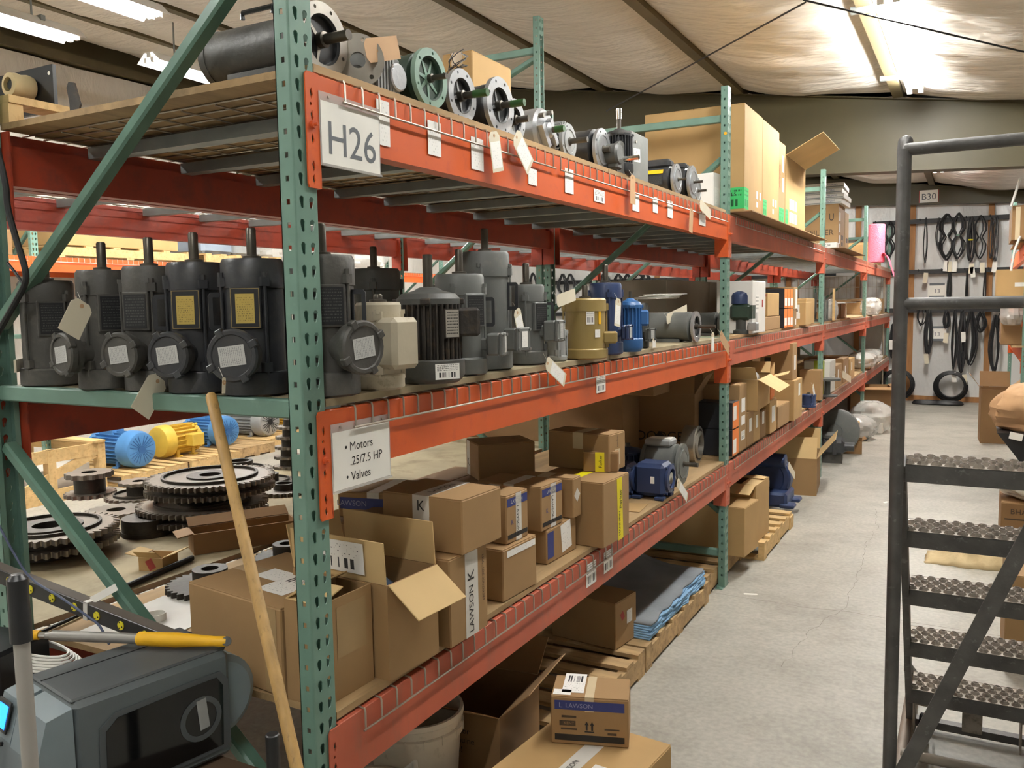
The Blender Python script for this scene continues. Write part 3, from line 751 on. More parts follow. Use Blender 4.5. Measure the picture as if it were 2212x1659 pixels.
# ================================================================ motors and gear units
def boltring(mb, r, z0, z1, n, br, M=None, a0=.4):
    for i in range(n):
        a = a0+2*PI*i/n; mb.cyl((r*math.cos(a),r*math.sin(a),z0),(r*math.cos(a),r*math.sin(a),z1),br,6,M=M)
def vmotor(label, x, y, z, r, h, m='black', plate='blackplate', pang=-60, cang=-70, box='round', shaft=.075, sr=.012, rods=4, group=None, covl='labelgrey', clen=.055, conz=.31, name='electric_motor', rodm=None, bracket=None, cr=.62, platesz=(.062,.088), platez=.64):
    t = thing(name, label, 'motor', (x,y,z), 0, group)
    H = h
    b = MB().lathe([(r*.98,0),(r*1.14,.006),(r*1.14,H*.16),(r*1.10,H*.175),(r,H*.18),(r,H*.78),(r*1.05,H*.785),(r*1.05,H*.965),(r*.98,H*.995),(r*.5,H),(.001,H)],36)
    b.build('housing', M_[m], t, True, ang=30)
    MB().lathe([(sr*1.9,H-.002),(sr*1.9,H+.006),(sr,H+.008),(sr,H+shaft-.004),(sr*.8,H+shaft),(.001,H+shaft)],14).build('shaft', M_['shaft'], t)
    for i in range(rods):
        a = math.radians(pang+35)+2*PI*i/rods; c_, s_ = math.cos(a), math.sin(a)
        q = MB(); q.cyl((r*1.09*c_,r*1.09*s_,H*.12),(r*1.09*c_,r*1.09*s_,H*.86),.0042,8)
        T = RZ(a)
        for zz in (H*.795,H*.18): q.prism([(r*1.0,-.014),(r*1.17,-.010),(r*1.17,.010),(r*1.0,.014)],zz,zz+.022,T)
        q.cyl((r*1.09*c_,r*1.09*s_,H*.86),(r*1.09*c_,r*1.09*s_,H*.86+.012),.0075,6)
        q.build('tie_rod', M_[rodm or m], t)
    if plate:
        a = math.radians(pang); T = RZ(a) @ frame((r*1.075,0,H*platez),(0,1,0),(0,0,1))
        MB().box(-platesz[0]/2-.006,-platesz[1]/2-.006,-.012,platesz[0]/2+.006,platesz[1]/2+.006,0,T,ch=.002).build('plate_mount', M_[m], t, False)
        gp = plate=='goldplate'
        if gp: label_plane('plate_border', M_['gold'], T @ T3(0,0,.0003), platesz[0]+.006, platesz[1]+.006, t, .0006); label_plane('plate_backing', M_['plasticb'], T @ T3(0,0,.0008), platesz[0]+.003, platesz[1]+.003, t, .0005)
        label_plane('nameplate', M_[plate], T @ T3(0,-.001 if gp else 0,.0014 if gp else .0004), platesz[0]*(.72 if gp else 1), platesz[1]*(.80 if gp else 1), t, .001)
    if bracket is not None:
        a = math.radians(bracket); o = [(0,-.045),(.032,-.045),(.038,-.038),(.038,.038),(.032,.045),(0,.045)]
        ho = [[(.008,-.034),(.028,-.034),(.028,.034),(.008,.034)]]
        q = MB(); addmesh(q, fill2d(o,ho,.003), RZ(a) @ frame((r*.98,0,H*.62),(1,0,0),(0,0,1))); q.build('slotted_bracket', M_['black'], t, False)
    a = math.radians(cang); zc = H*conz; R2 = r*cr
    D = Vector((math.cos(a),math.sin(a),0))
    if box == 'round':
        M = axis(Vector((0,0,zc))+D*(r*.8), Vector((0,0,zc))+D*(r*2))
        L0 = r*.25
        MB().lathe([(R2*.66,0),(R2*.66,L0+.012),(R2*.93,L0+.020),(R2*.95,L0+clen-.016),(R2*1.04,L0+clen-.014)],28,M).build('conduit_box', M_[m], t, True, ang=30)
        cv = MB().lathe([(R2*1.04,L0+clen-.014),(R2*1.04,L0+clen-.001),(R2*.97,L0+clen+.004),(R2*.84,L0+clen+.004),(R2*.80,L0+clen+.001),(.001,L0+clen+.001)],28,M)
        for i in range(4):
            b_ = PI/2*i+.5; cv.box(R2*.80,-.009,L0+clen-.012,R2*1.14,.009,L0+clen+.006, M @ RZ(b_), ch=.002)
        o = cv.build('conduit_cover', M_[m], t, True, ang=30)
        if covl: label_plane('warning_plate', M_[covl], M @ T3(0,0,L0+clen+.0016) @ RZ(-PI/2+.12), R2*.78, R2*1.05, o, .0008)
    elif box == 'square':
        B = RZ(a); s_ = R2*.9
        MB().box(r*.85,-s_*.62,zc-s_*.62,r*1.25,s_*.62,zc+s_*.62,B,ch=.006).box(r*1.22,-s_,zc-s_*1.05,r*1.25+clen-.012,s_,zc+s_*1.05,B,ch=.006).build('conduit_box', M_[m], t, False)
        c_ = MB().box(r*1.25+clen-.013,-s_*1.04,zc-s_*1.1,r*1.25+clen,s_*1.04,zc+s_*1.1,B,ch=.004)
        for (yy,zz) in ((-1,-1),(-1,1),(1,-1),(1,1)): c_.cyl((r*1.25+clen-.002,yy*s_*.85,zc+zz*s_*.9),(r*1.25+clen+.004,yy*s_*.85,zc+zz*s_*.9),.005,8,M=B)
        o = c_.build('conduit_cover', M_[m], t, False)
        if covl: label_plane('instruction_label', M_[covl], B @ frame((r*1.25+clen+.0012,0,zc),(0,1,0),(0,0,1)), s_*.9, s_*1.5, o, .0006)
    return t
def finmotor(label, x, y, z, r, h, m='rusty', nf=30, ax='z', pang=-25, plate='steelplate', cang=10, loc_rz=0.0, shaft=.09, hood=True, hm=None, group=None, name='finned_motor', boxm=None, grille=False, slots='pvc', feet=False):
    """totally enclosed motor with cooling fins; stands on its fan hood (ax z) or lies along +y (ax y)"""
    t = thing(name, label, 'motor', (x,y,z), loc_rz, group)
    B = Matrix.Identity(4) if ax == 'z' else (T3(0,0,r*1.12) @ frame((0,0,0),(1,0,0),(0,0,-1)) )
    if ax == 'y': B = T3(0,0,r*1.12) @ RX(-PI/2)
    hm = hm or m; H = h
    MB().lathe([(r*.9,0),(r*1.02,.008),(r*1.12,H*.08),(r*1.12,H*.235),(r*1.06,H*.25)],36,B).build('fan_hood', M_[hm], t, True, ang=40)
    MB().lathe([(r*.86,H*.22),(r*.86,H*.82),(r*.9,H*.83)],32,B).build('frame_barrel', M_[m], t)
    f = MB()
    for i in range(nf):
        a = 2*PI*i/nf; f.prism([(r*.84,-.0035),(r*1.05,-.0022),(r*1.05,.0022),(r*.84,.0035)],H*.25,H*.82,B @ RZ(a))
    o = f.build('cooling_fins', M_[m], t, False)
    MB().lathe([(r*.92,H*.80),(r*1.02,H*.82),(r*1.02,H*.875),(r*.86,H*.93),(r*.45,H*.965),(r*.33,H*.99),(r*.25,H),(.001,H)],36,B).build('end_bell', M_[hm], t, True, ang=30)
    lug = MB()
    for i in range(4): lug.box(r*.9,-.014,H*.815,r*1.14,.014,H*.88,B @ RZ(.5+i*PI/2),ch=.003)
    lug.build('end_bell_lugs', M_[m], t, False)
    MB().cyl((0,0,H-.01),(0,0,H+shaft),r*.16,14,M=B).build('shaft', M_['shaft'], t)
    if plate:
        a = math.radians(pang); T = B @ RZ(a) @ frame((r*1.07,0,H*.62),(0,1,0),(0,0,1))
        MB().box(-r*.3,-H*.15,-.012,r*.3,H*.15,0,T).build('plate_mount', M_[m], t, False)
        label_plane('nameplate', M_[plate], T @ T3(0,0,.0005), r*.55, H*.28, t, .001)
    a = math.radians(cang)
    MB().box(r*.8,-r*.42,H*.48,r*1.62,r*.42,H*.78,B @ RZ(a),ch=.008).build('conduit_box', M_[boxm or m], t, False)
    if grille:
        g = MB()
        for i in range(24):
            a = 2*PI*i/24
            if i % 6 == 0: continue
            g.box(r*.28,-.0035,-.003,r*.86,.0035,.004,B @ RZ(a))
        g.lathe([(r*.25,-.004),(r*.25,.004),(.001,.004)],16,B); g.build('fan_grille', M_[hm if slots is None else slots], t, False)
    if feet:
        q = MB()
        for yy in (H*.34,H*.72):
            for sx in (-1,1): q.box(sx*r*.55-.03,yy-.03,0,sx*r*.9+.0,yy+.03,.016); q.box(sx*r*.62-.012,yy-.02,.01,sx*r*.62+.012,yy+.02,r*.6)
        q.build('mounting_feet', M_[m], t, False)
    return t
def cface(label, x, y, z, rf, rb, ln, fm='alu', bm='black', rec=.62, ribs=5, shl=.07, shr=.011, tip=None, nh=8, flat=False, square=False, group=None, rz=0.0, name='flange_motor', yofs=0.0, fth=.014, cavm='plasticb'):
    """motor lying on its side, axis along x, mounting flange and shaft towards the aisle; (x,y) is the flange face"""
    t = thing(name, label, 'motor', (x,y,z), rz, group)
    c = rf if not square else rf
    B = T3(0,0,c) @ frame((0,0,0),(0,1,0),(0,0,1))          # local z = +x
    hol = [circ(rf*.055,8,rf*.86*math.cos(.39+2*PI*i/nh),rf*.86*math.sin(.39+2*PI*i/nh)) for i in range(nh)]
    outer = circ(rf,40)
    if square:
        k = rf*.86; outer = []
        for i in range(40):
            a = 2*PI*i/40; cx_, sy_ = math.cos(a), math.sin(a); q = min(rf*1.22, k/max(abs(cx_),abs(sy_))); outer.append((q*cx_,q*sy_))
        hol = [circ(rf*.06,8,rf*.98*math.cos(PI/4+PI/2*i),rf*.98*math.sin(PI/4+PI/2*i)) for i in range(4)]
    f = MB(); addmesh(f, fill2d(outer, hol + ([] if flat else [list(reversed(circ(rf*rec,32)))]), fth), B @ T3(0,0,-fth/2))
    f.build('flange', M_[fm], t, True, ang=30)
    if flat:
        MB().lathe([(rf*.72,-.001),(rf*.72,.004),(rf*.66,.004),(rf*.64,.002),(.001,.002)],32,B).build('spigot', M_[fm], t, True, ang=30)
    else:
        MB().lathe([(rf*rec,-fth),(rf*rec,-.002),(rf*(rec-.05),-.006),(rf*(rec-.09),-.035),(rf*.2,-.045),(.001,-.045)],32,B).build('flange_cavity', M_[cavm], t, True, ang=30)
        w_ = MB()
        for i in range(ribs): w_.prism([(rf*.1,-.006),(rf*(rec-.07),-.003),(rf*(rec-.07),.003),(rf*.1,.006)],-.044,-.012,B @ RZ(.3+2*PI*i/ribs))
        w_.lathe([(rf*.2,-.045),(rf*.17,-.008),(.001,-.008)],16,B); w_.build('hub_web', M_[fm if fm!='greylite' else cavm], t, True)
    MB().lathe([(rf*.75,-fth-.012),(rb,-fth-.02),(rb,-fth-.04),(rb*.97,-fth-.05),(rb*.97,-ln+.03),(rb,-ln+.03),(rb,-ln+.01),(rb*.8,-ln),(.001,-ln)],32,B).build('motor_barrel', M_[bm], t, True, ang=30)
    s = MB().lathe([(shr*1.5,-.02),(shr*1.5,.004),(shr,.006),(shr,shl),(.001,shl)],16,B).build('shaft', M_['shaft'], t, True)
    if tip: MB().lathe([(shr*1.06,shl*.45),(shr*1.06,shl+.001),(.001,shl+.001)],16,B).build('shaft_coating', M_[tip], t, True)
    cr = MB()
    for s_ in (-1,1): cr.box(-ln*.75,s_*rb*.55-.012,0,-ln*.25,s_*rb*.55+.012,max(.004,rf-rb*.80))
    cr.build('cradle_feet', M_[bm], t, False)
    return t
# hanging tags, stickers, signs
def hangtag(label, top_px, bot_px, wd, m='tagp', x=.02, printed=True, string=None, tilt=0.0, dx=0.0, group='hanging tags'):
    a = up(*top_px, x=x); b = up(*bot_px, x=x)
    Y = (a-b); L_ = Y.length; Y.normalize(); X = Vector((0,1,0)); X = X - Y*X.dot(Y)
    if X.length < .3: X = Vector((0,0,-1)) - Y*(-Y.z)
    X.normalize(); M = frame(b, X, Y)
    t = thing('hang_tag', label, 'tag', b, 0, group)
    M = Matrix.Translation(-b) @ M
    c = wd*.22
    q = MB().prism([(-wd/2,0),(wd/2,0),(wd/2,L_-c),(wd/2-c,L_),(-wd/2+c,L_),(-wd/2,L_-c)],-.0004,.0004,M)
    q.build('tag_card', M_[m], t, False)
    MB().lathe([(.0055,.0004),(.0055,.0009),(.0022,.0009)],12,M @ T3(0,L_-.012,0),True).build('eyelet', M_['kraft' if m!='kraft' else 'board3'], t)
    if printed: label_plane('print', M_['labeltext' if m!='label' else 'label'], M @ T3(0,L_*.42,.0005), wd*.86, L_*.66, t, .0002)
    p0 = M @ Vector((0,L_-.012,.001))
    p1 = Vector(string)-b if string else p0+Vector((-.02,.004,.035))
    MB().tube([p0,(p0+p1)/2+Vector((.004,0,-.004)),p1],.0006,4).build('string', M_['paper'], t)
    return t
def sticker(label, tl, br, m='label', x=.0062, group='beam stickers', a=0.0, name='shelf_sticker'):
    p = up(*tl, x=x); q = up(*br, x=x); wd = q.y-p.y; ht = p.z-q.z
    o = label_plane(name, M_[m], face_px(x,(p.y+q.y)/2,(p.z+q.z)/2) @ RZ(a), wd, ht, None, .0005)
    return tag(o, label, 'sticker', group)
# ================================================================ TOP SHELF, first bay
def flange_at(u, v, rpx, zs):
    d = _fw + _r*((u-1106)/F_PX) - _u*((v-829.5)/F_PX)
    t = (zs-CAM.z)/(d.z - rpx/F_PX*.985); c = CAM+d*t
    return c.x, c.y, rpx*t/F_PX
Z2 = SH[2]; Z1 = SH[1]; Z0 = SH[0]
x,y,r = flange_at(700,87,79,Z2)
bigm = cface('large dusty black flange motor lying behind the nearest upright, topmost shelf', x,y,Z2, r, r*.80, .36, 'steel','blackdust', rec=.68, ribs=3, shl=.075, shr=.0125, square=False, nh=8)
h_ = MB(); h_.tube([(-.22,-.04,r*1.82),(-.22,-.04,r*2.0),(-.12,-.04,r*2.0),(-.12,-.04,r*1.82)],.006,6); h_.build('lifting_handle', M_['plasticb'], bigm)
# gear unit
gx,gy = -.05,.37
t = thing('gear_unit','grey ribbed gear unit with round cap and a crescent flange, topmost shelf','gearbox',(gx,gy,Z2),0)
MB().box(-.13,0,.004,0,.12,.115,ch=.012).build('housing', M_['grey'], t, False)
q = MB()
for i in range(6): q.box(0,.006+i*.013,.012,.006,.012+i*.013,.11)
q.build('ribs', M_['greylite'], t, False)
MB().lathe([(.036,-.01),(.036,.012),(.032,.015),(.001,.015)],28,frame((0,.088,.055),(0,1,0),(0,0,1))).build('round_cap', M_['alu'], t, True, ang=30)
fM = frame((-.01,-.055,.068),(.75,.66,0),(0,0,1))
f = MB(); addmesh(f, fill2d(circ(.066,30),[circ(.006,8,.052*math.cos(a),.052*math.sin(a)) for a in (.5,1.3,2.2,3.4,4.3,5.4)]+[list(reversed(circ(.02,16)))],.01), fM); f.build('output_flange', M_['steel'], t, False)
q = MB().cyl((-.06,-.03,.03),(-.06,.01,.05),.03,16); q.box(-.10,-.05,0,-.02,.0,.03); q.build('input_neck', M_['greydark'], t)
hangtag('manila tag lying sideways on the ribbed gear unit', (789,110),(861,102), .058, 'kraft', x=-.02, printed=False)
x,y,r = flange_at(932,170,63,Z2)
m = cface('sea green motor with a spoked round flange, topmost shelf', x,y,Z2, r, r*.9, .30, 'seafoam','forest', rec=.74, ribs=7, shl=.05, shr=.008, nh=6, cavm='forest')
x,y,r = flange_at(1000,208,57,Z2)
cface('silver flanged motor, nearer of the pair with green coated shafts', x,y,Z2, r, r*.74, .28, 'alu','black', rec=.66, ribs=4, shl=.085, shr=.011, tip='greentip')
x,y,r = flange_at(1082,229,60,Z2)
m = cface('silver flanged motor, farther of the pair with green coated shafts', x,y,Z2, r, r*.8, .30, 'alu','black', rec=.64, ribs=4, shl=.085, shr=.011, tip='greentip')
w_ = MB()
for i in range(7):
    a0 = random.uniform(0,6); w_.tube([Vector((-.12+.05*math.cos(a0+k*.9)*(.6+.1*i%.3), -.06+.05*math.sin(a0+k*.8), r*1.75+.012*k*(1+.1*i))) for k in range(7)], .0016, 5)
w_.build('lead_wires', M_['rubber'], m)
x,y,r = flange_at(1117,258,45,Z2)
cface('small flanged motor tucked behind the second green shaft', x-.01,y+.01,Z2, r, r*.8, .22, 'alu','greydark', rec=.6, ribs=4, shl=.05, shr=.011)
# aluminium gear head
x,y,r = flange_at(1178,283,48,Z2)
t = thing('gearmotor','cast aluminium gear head with a clamp bar and green tipped shaft, topmost shelf','gearbox',(x,y,Z2),0)
B = T3(0,0,r) @ frame((0,0,0),(0,1,0),(0,0,1))
MB().lathe([(r*.92,-.10),(r*1.0,-.06),(r*1.0,-.012),(r*.9,0),(.001,.002)],32,B).build('housing', M_['alu'], t, True, ang=30)
MB().lathe([(r*.36,0),(r*.34,.02),(r*.24,.03),(.001,.03)],20,B).build('bearing_boss', M_['alu'], t, True, ang=30)
q = MB(); q.bar((.012,-r*.75,r*1.15),(.012,-r*.05,r*.25),.022,.024); q.bar((.012,r*.1,r*1.5),(.012,r*.3,r*1.2),.02,.022); q.bar((.012,r*.3,r*.9),(.012,r*.62,r*.45),.03,.022); q.build('casting_ribs', M_['alu'], t, False)
q = MB()
for (a,b) in ((-.6,1.55),(.25,1.82),(.5,.35),(-.15,.25),(.8,1.2)): q.cyl((.0,a*r,b*r),(.02,a*r,b*r),r*.11,8)
q.build('bolts', M_['steel'], t)
MB().lathe([(.011,0),(.011,.075),(.001,.075)],14,B).build('shaft', M_['shaft'], t); MB().lathe([(.0116,.04),(.0116,.076),(.001,.076)],14,B).build('shaft_coating', M_['greentip'], t)
MB().lathe([(r*.95,-.30),(r*.95,-.1),(.001,-.1)],28,B).build('motor_barrel', M_['black'], t, True, ang=30)
# flat finned flange motor
x,y,r = flange_at(1230,300,44,Z2)
m = cface('finned grey motor with a flat dusty face and black shaft', x,y,Z2, r*.86, r*.7, .25, 'greylite','greydark', flat=True, shl=.075, shr=.0105, nh=4)
q = MB(); B = T3(0,0,r*.86) @ frame((0,0,0),(0,1,0),(0,0,1))
for i in range(26):
    a = .5+ i*2*PI/30; q.box(r*.72,-.002,-.10,r*1.0,.002,-.016,B @ RZ(a))
q.build('cooling_fins', M_['greylite'], m, False)
# black gear motor
x,y,r = flange_at(1303,320,49,Z2)
m = cface('black motor ending in an open silver gear case beside the vertical finned motor', x,y,Z2, r*.92, r*.92, .26, 'alu','black', flat=True, shl=.03, shr=.012, nh=8)
q = MB(); q.lathe([(r*.5,0),(r*.5,.045),(r*.4,.055),(.001,.055)],20,frame((0,.055,r*.75),(0,1,0),(0,0,1))); q.box(0,.03,r*.1,.05,.09,r*.7,ch=.008); q.lathe([(r*.8,.0),(r*.8,.012),(.001,.012)],24,frame((.03,.10,r*.62),(0,1,0),(0,0,1))); q.build('gear_case', M_['greydark'], m, True, ang=30)
MB().cyl((.04,.10,r*.62),(.12,.10,r*.62),.010,12).build('output_shaft', M_['chrome'], m)
# vertical finned motor and enclosure
m = finmotor('black vertical finned motor with a shiny shaft pointing up, topmost shelf', -.05,2.09,Z2, .056, .20, 'black', 26, plate=None, cang=120, hm='black', shaft=.085)
MB().cyl((0,0,.24),(0,0,.285),.0115,12).build('shaft_sleeve', M_['chrome'], m)
p0 = up(1364,402,x=-.06); p1 = up(1401,402,x=-.06); zt_ = up(1385,291,x=-.06).z
t = thing('motor_controller','flat grey control housing with a white label on the topmost shelf','motor part',(-.06,p0.y,Z2),0)
MB().box(-.16,0,0,0,p1.y-p0.y,zt_-Z2,ch=.006).build('housing', M_['grey'], t, False)
MB().cyl((0,.05,(zt_-Z2)*.8),(.006,.05,(zt_-Z2)*.8),.006,8).build('lifting_eye', M_['steel'], t)
label_plane('label', M_['label'], face_px(.0008,.07,(zt_-Z2)*.55) @ RZ(.08), .085, .06, t)
# two small black motors
x,y,r = flange_at(1464,388,33,Z2)
m = cface('small black motor with a yellow decal and capacitor hump', x,y,Z2, r, r*.9, .21, 'alu','black', flat=True, shl=.045, shr=.007, nh=4)
MB().box(-.17,-.035,r*1.75,-.03,.045,r*2.35,ch=.014).build('capacitor_cover', M_['black'], m, False)
label_plane('decal', M_['yellow'], frame((-.10,-r*.78,r*1.48),(1,0,0),(0,.5,1)), .085,.022, m)
label_plane('nameplate', M_['blackplate'], frame((-.10,-r*.915,r*.95),(1,0,0),(0,.05,1)), .085,.05, m)
x,y,r = flange_at(1498,394,35,Z2)
m = cface('small black motor with two front bolts beside the yellow decal motor', x,y,Z2, r, r*.9, .2, 'alu','black', flat=True, shl=.05, shr=.007, nh=4)
MB().box(-.15,-.03,r*1.75,-.03,.04,r*2.2,ch=.014).build('capacitor_cover', M_['black'], m, False)
x,y,r = flange_at(1530,408,32,Z2)
cface('small grey motor partly hidden by the white carton', x-.06,y,Z2, r*.9, r*.8, .18, 'alu','greydark', flat=True, shl=.05, shr=.007, nh=4)
pbox('carton','white product carton with a green edge next to the second upright',(1541,455),(1557,458),(1541,372),None,Z2,d=.22,w=.10,m='white',tape=None,labels=[('+x',.05,.09,.07,.10,'labeltext')],strips=[('-y',-.1,.015,.19,.02,'labelgreen')])
# carton behind the silver motors
p = up(1020,107,x=-.42); wq = up(1104,140,x=-.42).y-p.y; dq = p.x-up(955,125,y=p.y).x
carton('carton','plain cardboard carton standing behind the silver flanged motors, topmost shelf',(-.42,p.y,Z2),dq,wq,p.z-Z2,0,'board2')
# far corner of the top shelf: black plate on a crate
t = thing('wooden_crate','pine crate corner with a post under the black plate, at the far shelf corner','crate',(-1.165,.10,Z2),0)
MB().box(-.09,0,.062,0,.75,.084).build('crate_board', M_['pine'], t, False)
MB().box(-.75,0,.062,-.092,.09,.084).build('crate_board', M_['pine'], t, False); MB().box(-.75,.66,.062,-.092,.75,.084).build('crate_board', M_['pine'], t, False)
for (a_,b_) in ((-.05,.0),(-.05,.70),(-.74,.0)): MB().box(a_,b_,0,a_+.045,b_+.045,.0615).build('crate_post', M_['pine'], t, False)
yp = .30; pr_ = up(118,228,y=yp); pt_ = up(112,138,y=yp)
t = thing('mounting_plate','black steel plate with a cloth wrapped shaft, standing on the pine crate corner','machine part',(pr_.x,yp,Z2+.085),0)
hp = pt_.z-Z2-.085
MB().box(-.42,0,0,.0,.012,hp).build('plate', M_['plasticb'], t, False)
pc = up(36,186,y=yp-.05)-Vector((pr_.x,yp,Z2+.085)); pc.y = -.001
MB().lathe([(.026,0),(.037,.004),(.040,.02),(.036,.04),(.039,.055),(.036,.075),(.022,.078),(.020,.04)],26,frame(pc,(1,0,0),(0,0,1)) ).build('cloth_wrap', M_['cloth'], t, True, ang=50)
MB().lathe([(.0215,0),(.021,.06),(.015,.07),(.001,.07)],7,frame(pc,(1,0,0),(0,0,1))).build('shaft_end', M_['plasticb'], t, False)
MB().cyl((-.018,-.001,hp*.82),(-.018,.004,hp*.82),.006,12).build('hole_plug', M_['paper'], t)
o_ = tag(MB().prism([(0,0),(.03,-.004),(.042,.02),(.012,.085),(-.012,.09),(-.02,.075),(-.005,.03)],0,.006,frame((up(155,235,y=.12).x,.12,Z2+.0005),(1,0,0),(.0,.1,1))).build('steel_bracket', M_['rusty'], None, False), 'small bent steel bracket standing at the shelf end near the pine crate', 'bracket')
# stickers and tags on the top beam
for i,(a,b,mm,l) in enumerate([((812,212),(843,318),'labeltext','horsepower slip with curled lower edge, next to the H26 sign'),((923,258),(953,340),'labeltext','horsepower slip below the sea green motor'),((1017,294),(1045,371),'labeltext','horsepower slip below the silver flanged pair'),((1141,362),(1160,402),'labeltext','short slip peeking out under the crumpled white tag'),((1220,362),(1239,420),'labeltext','narrow slip below the flat face motor'),((1283,407),(1306,440),'label','square bar code label on the topmost beam, near bay'),((1366,418),(1381,458),'labeltext','slip half hidden behind the kraft tag, near bay top beam'),((1410,424),(1421,461),'labeltext','narrow slip below the yellow decal motor, nearer of two'),((1442,432),(1453,472),'labeltext','narrow slip below the yellow decal motor, farther of two'),((1510,456),(1524,489),'labeltext','slip under the white tag beside the second upright')]):
    sticker(l, a, b, mm)
hangtag('upright white tag with bar code hanging in front of the topmost beam', (1066,284),(1077,371), .068, x=.03)
hangtag('crumpled white tag hanging askew beside the upright white tag', (1113,290),(1146,362), .07, x=.03)
hangtag('blank kraft tag on the topmost beam under the finned motor', (1367,378),(1367,441), .062, 'kraft', x=.03, printed=False)
hangtag('blank kraft tag hanging near the second upright on the topmost beam', (1494,450),(1492,502), .062, 'kraft', x=.03, printed=False)
hangtag('white tag folded over the topmost beam beside the second upright', (1512,440),(1535,464), .055, x=.03, printed=False)
# plastic sign holders
def sign(label, y0, z1, wd, ht, lines, size, align='CENTER', lx=0.0, flap=.02):
    t = thing('sign', label, 'sign', (.0085, y0, z1), 0, 'location signs')
    M = face_px(0, wd/2, -ht/2)
    MB().box(-wd/2,-ht/2,0,wd/2,ht/2,.0012,M).build('holder_back', M_['film2'], t, False)
    MB().box(-wd/2+.004,-ht/2+.004,.0013,wd/2-.004,ht/2-flap,.0018,M).build('paper', M_['paper'], t, False)
    q = MB(); q.box(-wd/2,-ht/2-.002,0,wd/2,-ht/2+.003,.006,M); q.build('holder_lip', M_['film2'], t, False)
    q = MB()
    for s_ in (-1,1): q.cyl(M @ Vector((s_*wd*.36,ht/2-flap*.45,.001)), M @ Vector((s_*wd*.36,ht/2-flap*.45,.004)), .0032, 10)
    q.build('rivet', M_['steel'], t)
    for (tx, dy, sz, ox) in lines: text(tx, sz, M_['greyink' if size else 'ink'], M @ T3(ox,dy,.0021), t, align=align)
    return t
M_['film2'] = mat('clear_acrylic','d9d5d0',0.12,0.0,0.03,6,alpha=.45)
p = up(688,212,x=.0085); p2 = up(820,378,x=.0085)
sign('white paper sign reading H26 in a clear holder on the top beam', p.y, up(688,195,x=.0085).z, p2.y-p.y+.004, up(688,195,x=.0085).z-up(690,354,x=.0085).z, [('H26',-.022,.108,.002)], 1)
p = up(714,930,x=.0085); p2 = up(842,1030,x=.0085)
sign('white paper sign listing motors and valves on the middle beam', p.y, up(714,918,x=.0085).z, p2.y-p.y+.004, up(714,918,x=.0085).z-up(721,1066,x=.0085).z, [('\u2022 Motors',.020,.030,-.068),('  .25/7.5 HP',-.016,.030,-.066),('\u2022 Valves',-.053,.030,-.066)], 0, 'LEFT')
# ================================================================ MIDDLE SHELF, first bay
G5 = 'black explosion proof motors'
vmotor('black motor behind the diagonal brace with a paper strip marked 200 and faded pink paint', -1.05,.10,Z1,.070,.305,'blackdust','blackplate',-25,-80,'none',group=G5)
vmotor('dusty black motor with a manila tag and blank plate, nearest the strip marked 200', -.775,.085,Z1,.066,.325,'blackdust','blackplate',-20,-97,'round',group=G5,covl='labelgrey',cr=.84)
vmotor('dusty black motor with a dark nameplate, between the tagged one and the gold plates', -.605,.10,Z1,.066,.33,'blackdust','blackplate',-72,-80,'round',group=G5,cr=.84)
vmotor('black motor with gold nameplate, farther of the two gold plated ones from the aisle', -.43,.095,Z1,.066,.333,'black','goldplate',-62,-76,'round',group=G5,bracket=-130,cr=.84)
vmotor('black motor with gold nameplate, beside the nearest green upright', -.245,.11,Z1,.072,.335,'black','goldplate',-60,-68,'round',group=G5,bracket=-120,clen=.06,cr=.84)
vmotor('black motor just past the nearest upright, round conduit box facing the aisle', -.062,.155,Z1,.073,.338,'blackdust','blackplate',-38,-10,'round',group=G5,bracket=15,clen=.062,cr=.84,conz=.35)
t5 = [o for o in bpy.data.objects if o.get('label','').startswith('black motor behind the diagonal')][0]
MB().box(-.055,-.006,-.001,.055,.0,.035,RZ(-.75) @ T3(0,-.078,.045)).build('paper_strip', M_['tagp'], t5, False)
text("200'", .026, M_['ink'], RZ(-.75) @ frame((-.005,-.0848,.062),(1,0,.12),(0,0,1)), t5)
hangtag('manila tag hung on the dusty motor, above its conduit cover', (181,652),(148,722), .062, x=-.62, printed=False)
hangtag('manila tag draped over the green brace below the dark plate motor', (345,815),(302,893), .064, x=-.52, printed=False)
hangtag('white tag with a cut string dangling below the gold plate motor', (484,815),(483,850), .01, x=-.20, printed=False)
vmotor('dark motor standing deep on the shelf behind the cream motor', -.50,.93,Z1,.085,.345,'greydark',None,0,0,'none')
# cream chipped motor
t = vmotor('chipped cream motor with a peeling capacitor box', -.035,.335,Z1,.056,.225,'tan',None,0,0,'none',shaft=.02)
MB().box(.035,-.05,.055,.105,.045,.185,RZ(-.15),ch=.012).build('capacitor_box', M_['tan'], t, False)
finmotor('rusted black finned motor with a stained nameplate and bar code label', -.02,.545,Z1,.088,.265,'rusty',34,pang=-14,plate='steelplate',cang=32,hm='greydark')
t = [o for o in bpy.data.objects if o.get('label','').startswith('rusted black finned')][0]
label_plane('barcode_sticker', M_['label'], RZ(math.radians(-28)) @ frame((.0998,0,.035),(0,1,0),(0,0,1)) , .075,.042, t)
vmotor('tall grey motor with square conduit box behind the rusted motor', -.075,.80,Z1,.072,.31,'grey','blackplate',-20,18,'square',clen=.05,cr=.5,bracket=22,conz=.3,covl='labelgrey')
vmotor('tallest grey motor on the middle shelf, label on its square box', -.11,1.02,Z1,.077,.39,'grey',None,-20,-8,'square',clen=.06,cr=.5,bracket=10,conz=.26,covl='labeltext')
vmotor('mid height grey motor with a white warning sticker', -.09,1.275,Z1,.062,.285,'grey','blackplate',-10,5,'square',clen=.055,cr=.62,bracket=20,conz=.42,platez=.6)
